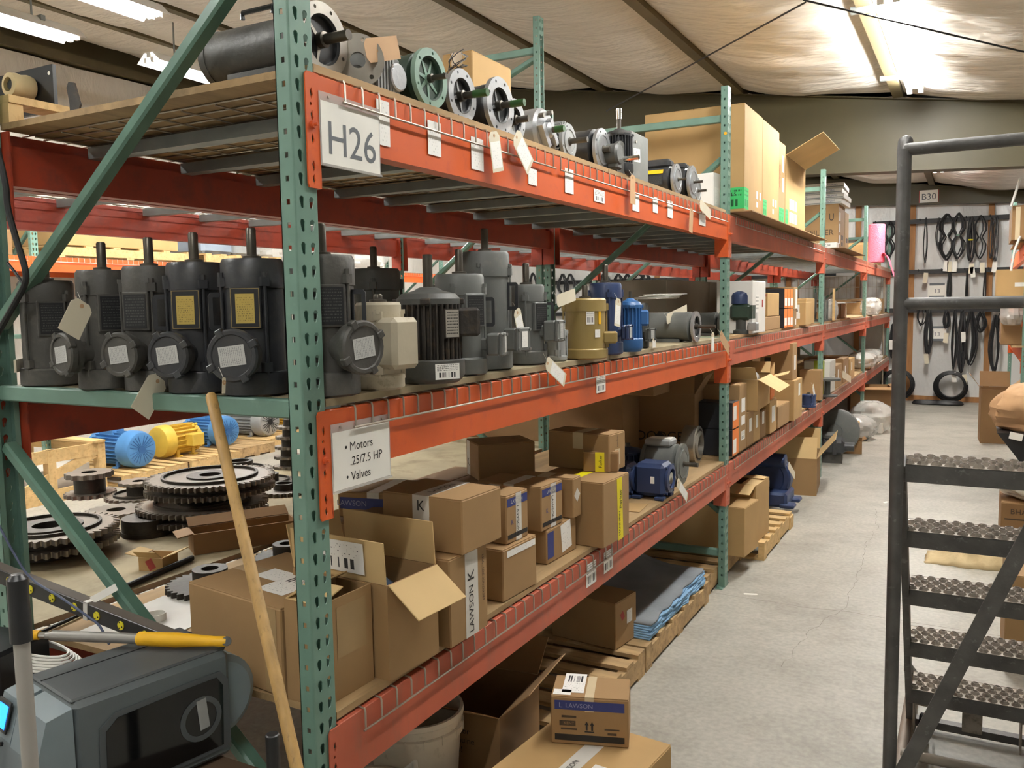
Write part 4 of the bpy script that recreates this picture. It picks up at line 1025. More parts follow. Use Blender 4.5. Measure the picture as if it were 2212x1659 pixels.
vmotor('low grey motor almost hidden behind the square conduit box', -.06,1.46,Z1,.035,.12,'greylite',None,0,0,'none',shaft=.02)
t = vmotor('gold painted motor with white stickers', -.01,1.615,Z1,.078,.235,'gold',None,0,0,'none',shaft=.05,rods=2)
for (a,zz,w_,h2,mm) in ((-52,.165,.032,.06,'label'),(-30,.10,.024,.03,'labeltext'),(-22,.16,.012,.05,'yellow'),): label_plane('sticker', M_[mm], RZ(math.radians(a)) @ frame((.0795 if zz>.05 else .09,0,zz),(0,1,0),(0,0,1)), w_,h2,t)
MB().box(.07,-.03,.06,.125,.03,.105,RZ(.35),ch=.006).build('conduit_box', M_['gold'], t, False)
t = vmotor('tall navy motor behind the gold motor, white tag on a string', -.04,1.90,Z1,.064,.30,'navyp',None,0,0,'square',clen=.03,cr=.5)
finmotor('slim blue finned motor with round yellow sticker', -.02,2.14,Z1,.050,.235,'blue',18,plate=None,cang=20,hm='blue',shaft=.03)
vmotor('grey motor topped with loose paper sheets', -.09,2.42,Z1,.05,.215,'greydark',None,0,-20,'square',clen=.03,cr=.6,shaft=.015)
q = MB()
for i in range(5): q.box(-.09,-.06,i*.005,.08,.07,i*.005+.0025,T3(-.02+.012*i,2.46+.01*i,Z1+.232) @ RZ(.3*i-.5))
tag(q.build('paper_sheets', M_['paper'], None, False), 'loose stack of white paper sheets lying on a grey motor', 'paper', kind='stuff')
x,y,r = flange_at(1506,706,33,Z1)
cface('grey motor lying with its polished end towards the second upright', x,y,Z1, r, r*.98, .34, 'alu','grey', rec=.7, ribs=3, shl=.10, shr=.010, nh=4)
hangtag('white tag lying on the horizontal grey motor', (1440,690),(1484,668), .055, x=-.12)
hangtag('white tag hanging from the navy motor', (1336,645),(1333,705), .062, x=.06)
hangtag('white tag on a grey motor cover beside the gold motor', (1203,651),(1243,636), .045, x=.02, printed=False)
hangtag('manila tag with bar code leaning between the grey motors', (1116,668),(1128,728), .05, x=.0)
hangtag('white tag hanging over the middle beam below the square conduit boxes', (1180,782),(1221,822), .05, x=.03)
hangtag('white tag hanging below the polished motor end', (1540,718),(1539,760), .06, x=.03)
hangtag('kraft tag hanging over the second upright on the middle shelf', (1556,722),(1575,757), .062, 'kraft', x=.04, printed=False)
hangtag('white slip standing on the middle shelf below the paper covered motor', (1413,730),(1413,752), .05, x=.0, m='tagp')
sticker('bar code label on the middle beam of the near bay',(1288,816),(1308,845))
sticker('bar code label on the bottom beam, nearer of two',(1266,1222),(1288,1255)); sticker('bar code label on the bottom beam, farther of two',(1304,1195),(1324,1226))
p = up(1440,640,x=-.50); p2 = up(1532,640,x=-.50)
carton('carton','large pale carton at the back of the middle shelf, nearer of two',(-.5,p.y,Z1),.5,p2.y-p.y-.01,up(1500,607,x=-.5).z-Z1,0,'greybox',tm=None,texts=[('+x',.25,.12,'HAM 42',.07,'brownink')])
carton('carton','large pale carton at the back of the middle shelf, farther of two',(-.5,p2.y+.01,Z1),.5,.75,up(1500,607,x=-.5).z-Z1,0,'greybox',tm=None)
# ================================================================ BOTTOM SHELF, first bay
def loc2(x,y,z): return (x,y,z)
a = up(606,1316,z=1.03); b = up(478,1192,z=1.03); c = up(406,1256,z=1.03)
rzb = math.atan2(-(a-c).y*-1, (a-c).x)
carton('carton','large taped carton with shipping labels on top, at the end of the bottom shelf', (a.x,a.y,Z0), (a-c).xy.length, .34, 1.03-Z0, math.atan2((a-c).y,(a-c).x), 'board', tape='x', labels=[('+z',.17,-(a-c).xy.length+.16,.10,.075,'labeltext',PI/2),('+z',.14,-.13,.11,.15,'label2',PI/2)], strips=[('-y',-.045,(1.03-Z0)/2,.05,.22,'tape')])
t = pbox('carton','open carton beside the nearest upright, flaps folded in',(700,1532),(810,1475),(700,1311),None,Z0,d=.12,w=.19,rz=-.03,opened=True,flaps=[('-x',.05,-60),('-y',.09,-75)],strips=[('+x',.11,.17,.11,.13,'tape')])
t = pbox('carton','open carton with a shipping label on a raised flap and one flap folded out',(842,1472),(954,1407),(842,1268),(811,1475),Z0,d=.34,w=.215,rz=-.06,opened=True,flaps=[('+x',.125,128),('-y',.115,4),('+y',.125,-4),('-x',.12,12)])
h_ = DIM[t.name][2]
for o in t.children:
    if o.name.startswith('flap'): pass
label_plane('shipping_label', M_['label2'], frame((-.17,-.0075,h_+.062),(1,0,0),(0,-.06,1)) @ RZ(0), .20,.085, t)
label_plane('return_form', M_['labeltext'], frame((-.10,.213,h_+.070),(1,0,0),(0,.07,1)) @ RZ(.2), .12,.07, t)
bag = MB()
vs=[];n=14
for j in range(n+1):
    for i in range(n+1):
        X=i/n;Y=j/n; vs.append((-.32+.28*X,.02+.17*Y,h_-.07+.055*math.sin(PI*X)*math.sin(PI*Y)+.02*mnoise.noise(Vector((X*5,Y*5,2)))))
bag.add(vs,[(j*(n+1)+i,j*(n+1)+i+1,(j+1)*(n+1)+i+1,(j+1)*(n+1)+i) for j in range(n) for i in range(n)])
bg = bag.build('plastic_bag', M_['bagblue'] if 'bagblue' in M_ else mat('blue_grey_bag','4c5c70',.15,0,.2,9), None, True, ang=80); bg.parent=None
bg.matrix_world = T3(*t.location) @ RZ(-.06); tag(bg,'shiny bluish plastic bag inside the open carton with the raised label flap','bag')
def kstrip(a,b,wd,ln,r=0): return ('+x',a,b,wd,ln,'wtape',r)
c3 = pbox('carton','upright carton with white tape reading LAWSON standing at the beam',(974.6,1403),(1055,1351.6),(974.6,1211),(956,1392),Z0,d=.26,rz=-.02,tm=None,strips=[('+x',.115,.13,.07,.255,'wtape')],texts=[('+x',.112,.085,'LAWSON',.034,'ink',PI/2),('+x',.112,.185,'K',.05,'ink',PI/2),('+x',.178,.16,'LKA  1DE XP1DXPM',.016,'brownink',-PI/2)])
c4 = pbox('carton','carton with printed K tape laid on the upright LAWSON carton',(999.7,1201),(1083,1161),(998,1081),None,top(c3),d=.29,w=.215,rz=-.04,tm='wtape',tw=.06,drop=.06,texts=[('-y',-.145,.13,'K',.045,'ink'),('+z',.11,-.145,'LAWSON',.03,'ink')],strips=[('-y',-.145,.08,.06,.15,'wtape')])
c7 = pbox('carton','plain worn carton with torn label edge on the bottom shelf',(1088,1303),(1162,1261),(1097,1191),(1055,1295),Z0,d=.24,rz=-.04,labels=[('+x',.12,.155,.19,.022,'labeltext')],tm=None)
def lawson(name,label,A,R,T,zs,d,w=None,rz=-.04):
    t = pbox('carton',label,A,R,T,None,zs,d=d,w=w,rz=rz,tm='wtape',tw=.045,drop=.15)
    d_,w_,h_ = DIM[t.name]
    deco(t,d_,w_,h_,[],[('+x',.07*w_/.15,h_*.84,'LAWSON',.018,'wtape'),('+x',w_*.5,h_*.45,'LAWSON',.022,'ink',-PI/2),('+x',w_*.25,h_*.42,'K',.025,'navy')],[('+x',w_/2,h_*.84,w_*.92,h_*.17,'navy'),('+x',w_/2,h_*.14,w_*.9,h_*.09,'ink'),('+x',w_*.55,h_*.5,w_*.26,h_*.98,'wtape')])
    return t
lawson('a','LAWSON carton with navy band on the plain worn carton',(1095,1178),(1152,1158),(1085,1071),top(c7),.26,w=.145)
c8 = pbox('carton','carton with a hanging packing slip under the farther LAWSON carton',(1182,1221),(1235.5,1181),(1180,1146),None,Z0,d=.28,w=.25,rz=-.03,strips=[('+x',.03,.07,.05,.10,'navy')],labels=[('+x',.16,.075,.085,.11,'labeltext',.12)])
lawson('b','LAWSON carton with white tape on the carton with the packing slip',(1170,1150),(1220,1128),(1163.6,1052),top(c8),.28,w=.17)
pbox('carton','narrow carton with a white diamond mark behind the LAWSON cartons',(1239,1121),(1262,1107.6),(1239,1034),None,top(c8),d=.26,w=.075,rz=.0,tm='ptape',labels=[('+x',.035,.09,.04,.04,'wtape',PI/4)])
c9 = pbox('carton','tall carton with yellow printed tape down its aisle side',(1304,1186),(1364,1154),(1301,1044),(1237,1181),Z0,d=.32,w=.255,rz=-.05,tm='ytape',drop=.10,strips=[('+x',.16,.13,.05,.26,'ytape',.05)],texts=[('+x',.165,.17,'Parker',.03,'ink',PI/2),('+x',.155,.07,'HANNIFIN',.022,'ink',PI/2)])
c10 = pbox('carton','long low carton with yellow tape across its end on the tall yellow taped carton',(1259,1019),(1316,1022),(1257,966),(1135,1010),top(c9),d=.29,w=.15,h=.085,rz=-1.25,m='board3',tm=None,strips=[('+x',.075,.042,.045,.084,'ytape')],texts=[('+x',.075,.045,'Parker',.02,'ink',PI/2)])
pbox('carton','carton with paper tape standing behind the long low carton',(1316,1021),(1356,1012),(1317,940),None,top(c9),d=.30,w=.15,h=.16,rz=-.1,tm='ptape',drop=.07,texts=[('+x',.075,.125,'roduc',.022,'brownink',PI/2)],labels=[('+x',.075,.055,.05,.07,'ptape')])
lb = pbox('carton','LAWSON carton with crumpled tape stored deep behind the open carton',(885,1125),(925,1110),(883,1068),None,Z0+.17,d=.30,w=.26,h=.10,rz=.2,tm='wtape',strips=[('-y',-.15,.055,.28,.045,'navy')],texts=[('-y',-.24,.055,'LAWSON',.03,'navylight')])
carton('carton','carton underneath the deep stored LAWSON carton',(lb.location.x+.03,lb.location.y-.02,Z0),.36,.30,.1685,.2,'board3',tm=None)
cc = carton('carton','plain carton filling the space behind the K taped carton',(-.34,.88,Z0),.34,.40,.215,.0,'board3',tm=None)
carton('carton','plain carton under the square K taped one at the back of the stack',(-.50,1.60,Z0),.34,.36,.214,0,'board3',tm=None)
pbox('carton','square carton with K tape on its shaded side, at the back of the stack',(1035,1040),(1133,1035.6),(1035,952),(975,1030),top(cc),d=.20,w=.26,h=.16,rz=-.75,tm=None,strips=[('-y',-.16,.08,.05,.155,'wtape')],texts=[('-y',-.16,.06,'K',.05,'ink')])
pbox('carton','plain carton with a worn top between the stack and the tall yellow taped carton',(1195,1085),(1235,1070),(1195,1040),None,Z0+.0,d=.30,w=.30,h=.2,rz=0,m='board3',tm='wtape')if False else None
dg = pbox('carton','tall open carton printed DODGE standing at the second upright',(1500,990),(1512,985),(1497,853),(1350,985),Z0,d=.44,w=.28,rz=.10,h=.40,m='board3',opened=True,flaps=[('+x',.14,30),('-y',.12,-5),('+y',.14,20)],texts=[('-y',-.22,.13,'DODGE',.085,'ink')],strips=[('-y',-.22,.13,.05,.05,'ink',PI/4)],labels=[('+x',.10,.07,.06,.10,'label')])
carton('carton','second carton printed DODGE, laid across the back of the bottom shelf',(-.35,3.42,Z0+.42),.70,.30,.17,0,'board3',texts=[('-y',-.10,.09,'DODGE',.075,'ink')])
carton('carton','plain carton supporting the laid DODGE carton',(-.55,3.42,Z0),.5,.29,.418,0,'board3',tm=None)
# small wood and paper scraps on the boards
tag(MB().box(0,0,0,.012,.11,.004,T3(.0,.66,Z0+.001) @ RZ(.3)).build('wood_chip', M_['pine'], None, False),'wood splinter on the bottom shelf edge beside the LAWSON carton','scrap')
tag(MB().box(-.16,0,0,0,.17,.0012,T3(-.03,2.28,Z0+.001) @ RZ(.1)).build('paper_sheet', M_['board2'], None, False),'brown paper sheet lying in front of the blue gear reducers','paper')
# blue gear reducers and grey motor
def reducer(label, x,y,z,s,m='navyp',rz=0.0,group=None):
    t = thing('gear_reducer',label,'gearbox',(x,y,z),rz,group)
    MB().box(-.16*s,0,.015*s,0,.15*s,.18*s,ch=.02*s).lathe([(.07*s,0),(.07*s,.012*s),(.05*s,.016*s),(.05*s,.002*s)],26,frame((0,.08*s,.10*s),(0,1,0),(0,0,1)),False).build('housing', M_[m], t, True, ang=30)
    MB().lathe([(.048*s,.001),(.03*s,.004*s),(.03*s,.01*s),(.001,.01*s)],22,frame((.0,.08*s,.10*s),(0,1,0),(0,0,1))).build('bore', M_['chrome'], t, True, ang=30)
    for (a,b) in ((-.15,.0),(-.15,.12),(-.03,.0),(-.03,.12)): MB().box(a*s-.02*s,b*s-.01*s,0,a*s+.03*s,b*s+.035*s,.018*s,ch=.004*s).build('mounting_foot', M_[m], t, False)
    q = MB()
    for (a,b) in ((.03,.03),(.13,.03),(.03,.16),(.13,.16)): q.cyl((-.002,a*s,b*s),(.008*s,a*s,b*s),.007*s,6)
    q.build('bolts', M_[m], t)
    label_plane('label', M_['labeltext'], face_my(-.06*s,-.001,.10*s), .02*s,.035*s,t)
    return t
reducer('blue gear reducer at the front of the bottom shelf with bare bore', .0,2.55,Z0,1.0)
reducer('blue gear reducer standing behind the one with bare bore', -.17,2.52,Z0,.95)
x,y,r = flange_at(1488,1003,45,Z0)
m = cface('grey foot mounted motor lying beside the blue gear reducers', x-.03,y,Z0, r*.98, r*.95, .22, 'grey','grey', flat=True, shl=.08, shr=.012, nh=4)
MB().box(-.20,-.06,r*1.85,-.05,.05,r*2.2,ch=.01).build('conduit_box', M_['greylite'], m, False); label_plane('tape_patch', M_['paper'], facem('+z',0,-.12,0,0,r*2.2), .08,.12,m)
finmotor('navy motor with ribbed dome behind the grey foot mounted motor', -.34,2.95,Z0+.0,.085,.19,'navyp',22,plate=None,cang=90,hm='navyp',shaft=.02)
hangtag('white tag hanging over the bottom beam below the blue gear reducers', (1463,1040),(1485,1076), .05, x=.03)
# bearing
t = thing('bearing','large ring bearing standing on edge beside the second upright','bearing',(-.16,3.60,Z0),0)
BM = T3(0,0,.115) @ frame((0,0,0),(0,1,0),(0,0,1))
MB().lathe([(.115,-.05),(.115,.03),(.098,.035),(.096,.02),(.085,.02),(.083,.04),(.062,.045),(.058,-.05)],36,BM,False).build('race', M_['steel'], t, True, ang=25)
# sprockets on the back row
def sprocket(label, x,y,z, r, nt, th=.022, hub=.35, hubh=.05, bore=.16, face='sprockface', double=False, group='stacked sprockets', web=True):
    t = thing('sprocket',label,'sprocket',(x,y,z),random.uniform(0,1),group)
    def poly(rr):
        P_=[]
        for i in range(nt):
            a = 2*PI*i/nt; s_ = 2*PI/nt
            for (f_,q) in ((-.42,.90),(-.22,.96),(-.10,1.0),(.10,1.0),(.22,.96),(.42,.90)): P_.append((rr*q*math.cos(a+f_*s_), rr*q*math.sin(a+f_*s_)))
        return P_
    N_ = nt*6
    z0 = hubh*.35 if double else 0
    for k in range(2 if double else 1):
        MB().ring(poly(r), circ(r*bore,N_,a0=-.42*2*PI/nt), z0+k*th*2.2, z0+k*th*2.2+th).build('toothed_plate', M_['sprocket' if not face=='sprockface' else 'sprockface'], t, False)
    if hub:
        MB().ring(circ(r*hub,36), circ(r*bore*.98,36), -.0 , hubh).build('hub', M_['sprocket'], t, True, ang=30)
    if web and r > .15:
        MB().ring(circ(r*.74,48),circ(r*.70,48),z0-.004,z0+th+(th*2.2 if double else 0)+.012).build('rim_step', M_['sprocket'], t, True, ang=30)
    return t
SB = Z0
def spx(u,v,z): p = up(u,v,z=z); return p.x,p.y
x,y = spx(440,1100,SB+.06); s1 = sprocket('broad double sprocket at the bottom of the tallest pile', x,y,SB, .29,60,.02,.4,.10,.13,double=True)
x,y = spx(455,1045,SB+.17); sprocket('broad double sprocket on top of the tallest pile', x,y,SB+.105, .29,60,.02,.36,.11,.17,double=True)
x,y = spx(118,1130,SB+.09); sprocket('broad double sprocket with a thick hub near the brace foot', x+.12,y-.1,SB, .26,46,.022,.48,.12,.25,double=True)
x,y = spx(95,1092,SB+.15); sprocket('thin toothed plate resting behind the thick hub', x,y+.12,SB, .16,22,.016,.4,.05,.2,face='x')
x,y = spx(250,1083,SB+.06); sprocket('bright toothed plate with a plain bore in front of the spool shaped sprocket', x,y,SB+.0005, .145,22,.02,.45,.0195,.3)
x,y = spx(195,1062,SB+.02); sprocket('lower plate of the spool shaped sprocket', x,y,SB, .13,20,.02,.6,.10,.2)
sprocket('upper plate of the spool shaped sprocket', x,y,SB+.102, .12,14,.025,.5,.024,.32)
x,y = spx(300,1062,SB+.03); sprocket('toothed plate beside the tallest pile', x,y,SB, .17,30,.016,.35,.07,.2)
sprocket('small plate on the hub beside the tallest pile', x+.0,y+.0,SB+.072, .10,14,.016,.4,.0155,.3)
x,y = spx(400,1018,SB+.05); sprocket('wide flat pale plate behind the tallest pile', x,y,SB, .21,44,.016,.3,.0155,.05)
x,y = spx(518,998,SB+.06); sprocket('pale plate beyond the broom handle', x,y,SB+.0, .19,34,.018,.4,.07,.3)
x,y = spx(575,1030,SB+.04); sprocket('dark plate beyond the broom handle, close to the nearest upright', x,y,SB, .17,30,.018,.4,.06,.3)
x,y = spx(600,1065,SB+.02); sprocket('flat toothed plate leaning low near the nearest upright', x-.05,y+.1,SB, .14,26,.018,.4,.05,.3)
t = thing('hub','plain steel hub lying on the boards among the sprockets','hub',(*spx(318,1128,SB+.05),SB),0)
MB().ring(circ(.105,36),circ(.035,36),0,.075).build('ring_body', M_['sprocket'], t, True, ang=30); MB().ring(circ(.108,36),circ(.09,36),.0,.02).build('flange', M_['sprocket'], t, True, ang=30)
x,y = spx(620,1000,SB+.03)
for i in range(5): sprocket(f'small sprocket in the column behind the nearest upright, {["lowest","second","third","fourth","topmost"][i]}', x+.01*i,y,SB+i*.062,.085,14,.016,.5,.058,.25)
x,y = spx(270,1230,SB+.02)
sprocket('dark sprocket in the shade at the back edge of the bottom shelf', -1.02,.62,Z0,.15,30,.022,.4,.07,.2,face='x')
sprocket('second dark sprocket in the shade, past the thick hub one', -1.0,.98,Z0,.13,26,.022,.4,.07,.2,face='x')
# debris at the shelf end
p = up(270,1268,z=Z0+.012); p2 = up(415,1205,z=Z0+.012)
t = tag(MB().cyl(p,p2,.011,10).build('black_pipe', M_['rubber'], None), 'black pipe lying on the bottom shelf boards','pipe')
p = up(66,1376,z=Z0+.008); p2 = up(190,1320,z=Z0+.008)
tag(MB().cyl(p+Vector((-.0,0,0)),p2,.006,8).build('black_rod', M_['rubber'], None), 'thin black rod lying along the shelf edge','rod')
a = up(400,1110+60,z=Z0)
t = open_carton('carton','long opened carton tray with white end flaps on the bottom shelf',(up(420,1200,z=Z0).x,up(420,1200,z=Z0).y,Z0),.13,.42,.085,-.55,'board3',flaps=[('-y',.06,100),('-x',.06,60)])
t = open_carton('carton','small torn carton with white end flap and red stripe',(up(352,1235,z=Z0).x,up(352,1235,z=Z0).y,Z0),.10,.10,.05,.3,'board2',flaps=[('-y',.05,50),('+x',.06,70),('-x',.06,80)],strips=[('-y',-.05,.025,.03,.04,'redprint',.5)])
tag(MB().box(-.3,0,0,0,.35,.002,T3(up(330,1395,z=Z0).x,up(330,1395,z=Z0).y,Z0+.0005) @ RZ(.1)).build('packing_foam', M_['pvc'], None, False),'sheet of white packing foam under the power strip','foam sheet')
tag(MB().box(-.02,0,0,0,.10,.004,T3(up(400,1270,z=Z0).x,up(400,1270,z=Z0).y,Z0+.001) @ RZ(.9)).build('red_scraper', M_['pinkwrap'], None, False),'short red plastic strip on the bottom shelf boards','scrap')
tag(MB().lathe([(.03,0),(.03,.022),(.027,.022),(.027,0)],24,T3(up(338,1340,z=Z0).x,up(338,1340,z=Z0).y,Z0+.002),False).build('paper_ring', M_['paper'], None),'white paper ring on the bottom shelf boards','scrap')
# ================================================================ TOP, second to fourth bay
c = up(1611,456,z=2.33)
tag(MB().box(-.75,0,0,.13,3.0,.006,T3(-.01,3.86,2.318)).build('cardboard_sheet', M_['board3'], None, False),'cardboard sheet under the tall cartons, overhanging the beam','cardboard')
zt2 = 2.325
g4 = [('-y',-.3,.3,.001,.001,'board2')]
def flander(t, y, wd):
    d_,w_,h_ = DIM[t.name]
    deco(t,d_,w_,h_,[('+x',y+wd*.62,.075,.045,.035,'labeltext'),('+x',y+wd*.62,.135,.045,.05,'labeltext'),('+x',y+wd*.85,.135,.045,.05,'labeltext')],[],[])
b1 = carton('carton','tallest pale carton with a bright green label wrapping its corner, topmost level', (.055,3.93,zt2), .64,.50,.655,0,'board2',tm=None,strips=[('-y',-.115,.085,.23,.13,'labelgreen'),('+x',.055,.085,.11,.13,'labelgreen')],texts=[('-y',-.12,.115,'Flanders',.042,'ink')]); flander(b1,.1,.4)
b2 = carton('carton','tall pale carton beyond the one with the wrapped green label, same height', (.055,4.433,zt2), .64,.54,.65,0,'board2',tm=None,strips=[('+x',.08,.075,.11,.11,'labelgreen')]); flander(b2,.1,.4)
b3 = carton('carton','narrow tall carton with red edge print between the tall cartons and the open one', (.05,4.985,zt2), .62,.25,.60,0,'board',tm=None,strips=[('+x',.12,.075,.18,.11,'labelgreen')],labels=[('+x',.16,.45,.06,.12,'labeltext'),('+x',.16,.30,.06,.10,'labeltext')],texts=[('+x',.05,.35,'FILTERS',.05,'redprint',PI/2)])
b4 = open_carton('carton','tall open carton with its side flap hanging out, topmost level of the second bay', (.05,5.245,zt2), .62,.84,.53,0,'board2',flaps=[('+x',.30,62),('-x',.3,20)],strips=[('+x',.06,.08,.10,.12,'labelgreen')],labels=[('+x',.2+.11*k,.19,.085,.08,'labeltext') for k in range(3)]+[('+x',.2+.11*k,.09,.085,.08,'labeltext') for k in range(3)])
for i,(u0,u1,l) in enumerate(((1258,1330,'nearer'),(1330,1404,'farther'))):
    p = up(u0,250,x=-.92); q = up(u1,244,x=-.92)
carton('carton','long brown carton at the back of the topmost shelf behind the finned motor', (-.72,3.935,zt2), .45,.60,.58,0,'board',tm=None)
tag(MB().box(-.80,0,0,.09,1.9,.006,T3(.02,8.12,2.318)).build('cardboard_sheet', M_['board3'], None, False),'cardboard sheet under the KOCH FILTER cartons, overhanging the beam','cardboard')
k1 = carton('carton','carton printed KOCH FILTER with an up arrow, topmost level of the third bay', (.02,8.30,zt2), 1.0,.50,.47,0,'board',tm=None,texts=[('-y',-.42,.17,'KOCH',.085,'ink'),('-y',-.17,.17,'FILTER',.085,'brownink'),('-y',-.07,.33,'U',.11,'ink',0,.7)],labels=[('+x',.1,.1+.12*i,.08,.09,'labeltext') for i in range(3)],strips=[('+x',.3,.13,.14,.05,'brownink'),('+x',.3,.06,.12,.04,'brownink')])
carton('carton','narrow pale carton directly behind the KOCH FILTER carton', (.02,8.82,zt2), .8,.32,.43,0,'board2',tm=None,strips=[('+x',.16,.12,.14,.05,'brownink')])
for i in range(4):
    t = carton('filter_box','flat white filter box, '+['lowest of the stack on the KOCH FILTER carton','second of the stack on the KOCH FILTER carton','third of the stack on the KOCH FILTER carton','topmost of the stack on the KOCH FILTER carton'][i], (.05+.02*(i%2),8.31,zt2+.473+i*.056), .62,.6,.052,0.02*(i-1),'white',tm=None,tape=None,strips=[('-y',-.3,.013,.58,.012,'deckgrey')],texts=[('-y',-.12,.032,'PALERMO' if i%2 else 'PREPLEAT',.024,'navy'),('-y',-.42,.028,'Multi-Pleat',.022,'greyink')],group='flat white filter boxes')
carton('filter_box','flat white KOCH box lying in front of the printed carton', (.03,8.13,zt2), .9,.16,.055,0,'white',tm=None,tape=None,texts=[('-y',-.12,.028,'KOCH',.04,'ink')])
# bubble wrap
p = up(1889,570,z=2.32)
t = thing('bubble_wrap_roll','standing roll of pink bubble wrap at the end of the topmost level','bubble wrap',(.02,12.3,2.32),0)
MB().lathe([(.10,0),(.115,.01),(.115,.55),(.10,.56),(.03,.56),(.03,.5)],28).build('roll', M_['pinkwrap'], t, True, ang=40)
vs=[];fs=[];n=12
for j in range(n+1):
    for i in range(7):
        f_=j/n; vs.append((.10+.20*f_+.02*math.sin(6*f_), -.14+.30*i/6+.05*f_, .14-.40*f_+.02*math.sin(i*2+j)))
fs=[(j*7+i,j*7+i+1,(j+1)*7+i+1,(j+1)*7+i) for j in range(n) for i in range(6)]
MB().add(vs,fs).build('loose_tail', M_['pinkwrap'], t, True, ang=80)
for i in range(3): carton('carton','plain pale carton in the fourth bay topmost level, '+['nearest the bubble wrap','middle one','by the far wall'][i], (-.1,12.7+.6*i,zt2),.5,.45,.3+.05*i,0,'board2',tm=None)
# ================================================================ MIDDLE, second to fourth bay
cface('dark motor lying end on behind the second upright, middle shelf', -.10,4.02,Z1,.075,.074,.2,'greydark','greydark',flat=True,shl=.03,shr=.01,nh=4)
t = thing('gearmotor','green geared motor under a navy domed motor and aluminium box, second bay','gearbox',(.0,4.28,Z1),0)
MB().lathe([(.06,0),(.06,.02),(.045,.03),(.045,.10),(.06,.11)],24,T3(-.05,.06,0)).build('base_flange', M_['greydark'], t, True, ang=30)
MB().box(-.12,0,.09,.02,.12,.20,ch=.02).build('gear_case', M_['forest'], t, False)
q = MB()
for i in range(5): q.box(.015,.012+i*.022,.10,.028,.02+i*.022,.19)
q.build('ribs', M_['forest'], t, False)
MB().lathe([(.062,.20),(.062,.25),(.055,.27),(.03,.285),(.001,.288)],24,T3(-.06,.06,0)).build('motor_dome', M_['navyp'], t, True, ang=40)
MB().box(.0,.0,.02,.06,.07,.075,ch=.006).build('terminal_box', M_['alu'], t, False)
vmotor('dark blue motor beside the green geared motor, second bay middle shelf', -.10,4.50,Z1,.06,.27,'navyp',None,0,0,'none',shaft=.03)
pbox('carton','tall white carton with printed bar codes, second bay middle shelf',(1625,721),(1653,716),(1625,606),None,Z1,d=.24,w=.40,rz=0,m='white',tape=None,labels=[('+x',.13,.15,.10,.22,'label'),('+x',.3,.2,.04,.05,'redprint')])
carton('carton','small small brown carton under the red edged one, middle shelf of the second bay', (-.02,4.92,Z1),.25,.55,.10,0,'board',tm=None)
carton('carton','brown carton with a red printed edge between the white carton and black orange ones', (-.02,5.0,Z1+.102),.28,.42,.175,0,'board2',tm=None,strips=[('-y',-.14,.155,.26,.02,'redprint')],texts=[('-y',-.12,.09,'ICEM',.05,'brownink')])
carton('carton','tilted small tan carton leaning on the white carton', (-.05,4.88,Z1+.24),.2,.1,.12,.1,'boardin',tm=None) if False else None
for i in range(3):
    for j in range(2):
        t = carton('carton',f'black carton with an orange front, {["nearest","middle","farthest"][i]} column, {["lower","upper"][j]} row, middle shelf', (.0,5.52+.125*i,Z1+.157*j),.30,.12,.155,0,'blackbox',tm=None,tape=None,strips=[('+x',.06,.0775,.115,.15,'orangebox')],labels=[('+x',.06,.05,.09,.06,'labeltext')],texts=[('-y',-.17,.09,'PERFORMANCE',.02,'wtape')] if i==0 and j else [],group='black and orange cartons')
carton('carton','brown carton with a tall white label past the orange fronts', (.0,5.93,Z1+.14),.25,.16,.19,0,'board',tm=None,labels=[('+x',.1,.09,.08,.16,'labeltext')])
carton('carton','crushed brown carton carrying the carton with the tall label', (.0,5.92,Z1),.25,.17,.138,.04,'board3',tm=None,labels=[('+x',.12,.04,.05,.05,'labeltext')])
carton('carton','square carton with two white labels facing the near end, middle shelf', (.03,6.32,Z1),.235,.30,.205,.0,'board2',tm=None,tape=None,labels=[('-y',-.09,.145,.075,.07,'label2'),('-y',-.09,.085,.085,.05,'labeltext')])
carton('carton','long flat carton behind the square carton with two labels', (-.02,6.65,Z1),.3,.45,.235,0,'board2',tm=None)
# third bay middle
t = thing('bracket_assembly','upright steel bracket assembly with a white tag, third bay middle shelf','machine part',(-.02,7.75,Z1),0)
q = MB(); q.box(-.12,0,0,0,.25,.02); q.box(-.02,.02,.02,0,.045,.26); q.box(-.02,.2,.02,0,.225,.22); q.box(-.12,.1,.02,-.1,.12,.3); q.build('bracket_frame', M_['greydark'], t, False)
MB().cyl((-.06,.0,.12),(-.06,.25,.12),.03,14).build('roller', M_['steel'], t)
hangtag('white tag on the bracket assembly in the third bay', (1828,664),(1828,688), .05, x=.02)
def wrapped(name,label,x,y,z,sx,sy,sz,m='film',cat='package',core=None,seed=1):
    vs=[];n=36;mm=20
    for j in range(mm+1):
        for i in range(n):
            a=2*PI*i/n; ph=PI*j/mm
            V_=Vector((math.cos(a)*1.6+seed,math.sin(a)*1.6,j*.22))
            R_=1+.22*mnoise.noise(V_)+.10*mnoise.noise(V_*2.7)+.06*abs(mnoise.noise(V_*6))
            k=math.sin(ph)**.55
            vs.append((x+sx/2*k*R_*math.cos(a), y+sy/2*k*R_*math.sin(a), max(z,z+sz/2-sz/2*math.cos(ph)*(.85+.2*R_))))
    fs=[(j*n+i,j*n+(i+1)%n,(j+1)*n+(i+1)%n,(j+1)*n+i) for j in range(mm) for i in range(n)]
    t = thing(name,label,cat,(0,0,0))
    MB().add(vs,fs).build('plastic_wrap', M_[m], t, True, ang=28)
    if core: MB().box(x-sx*.34,y-sy*.34,z,x+sx*.34,y+sy*.34,z+sz*.55,ch=.01).build('wrapped_part', M_[core], t, False)
    return t
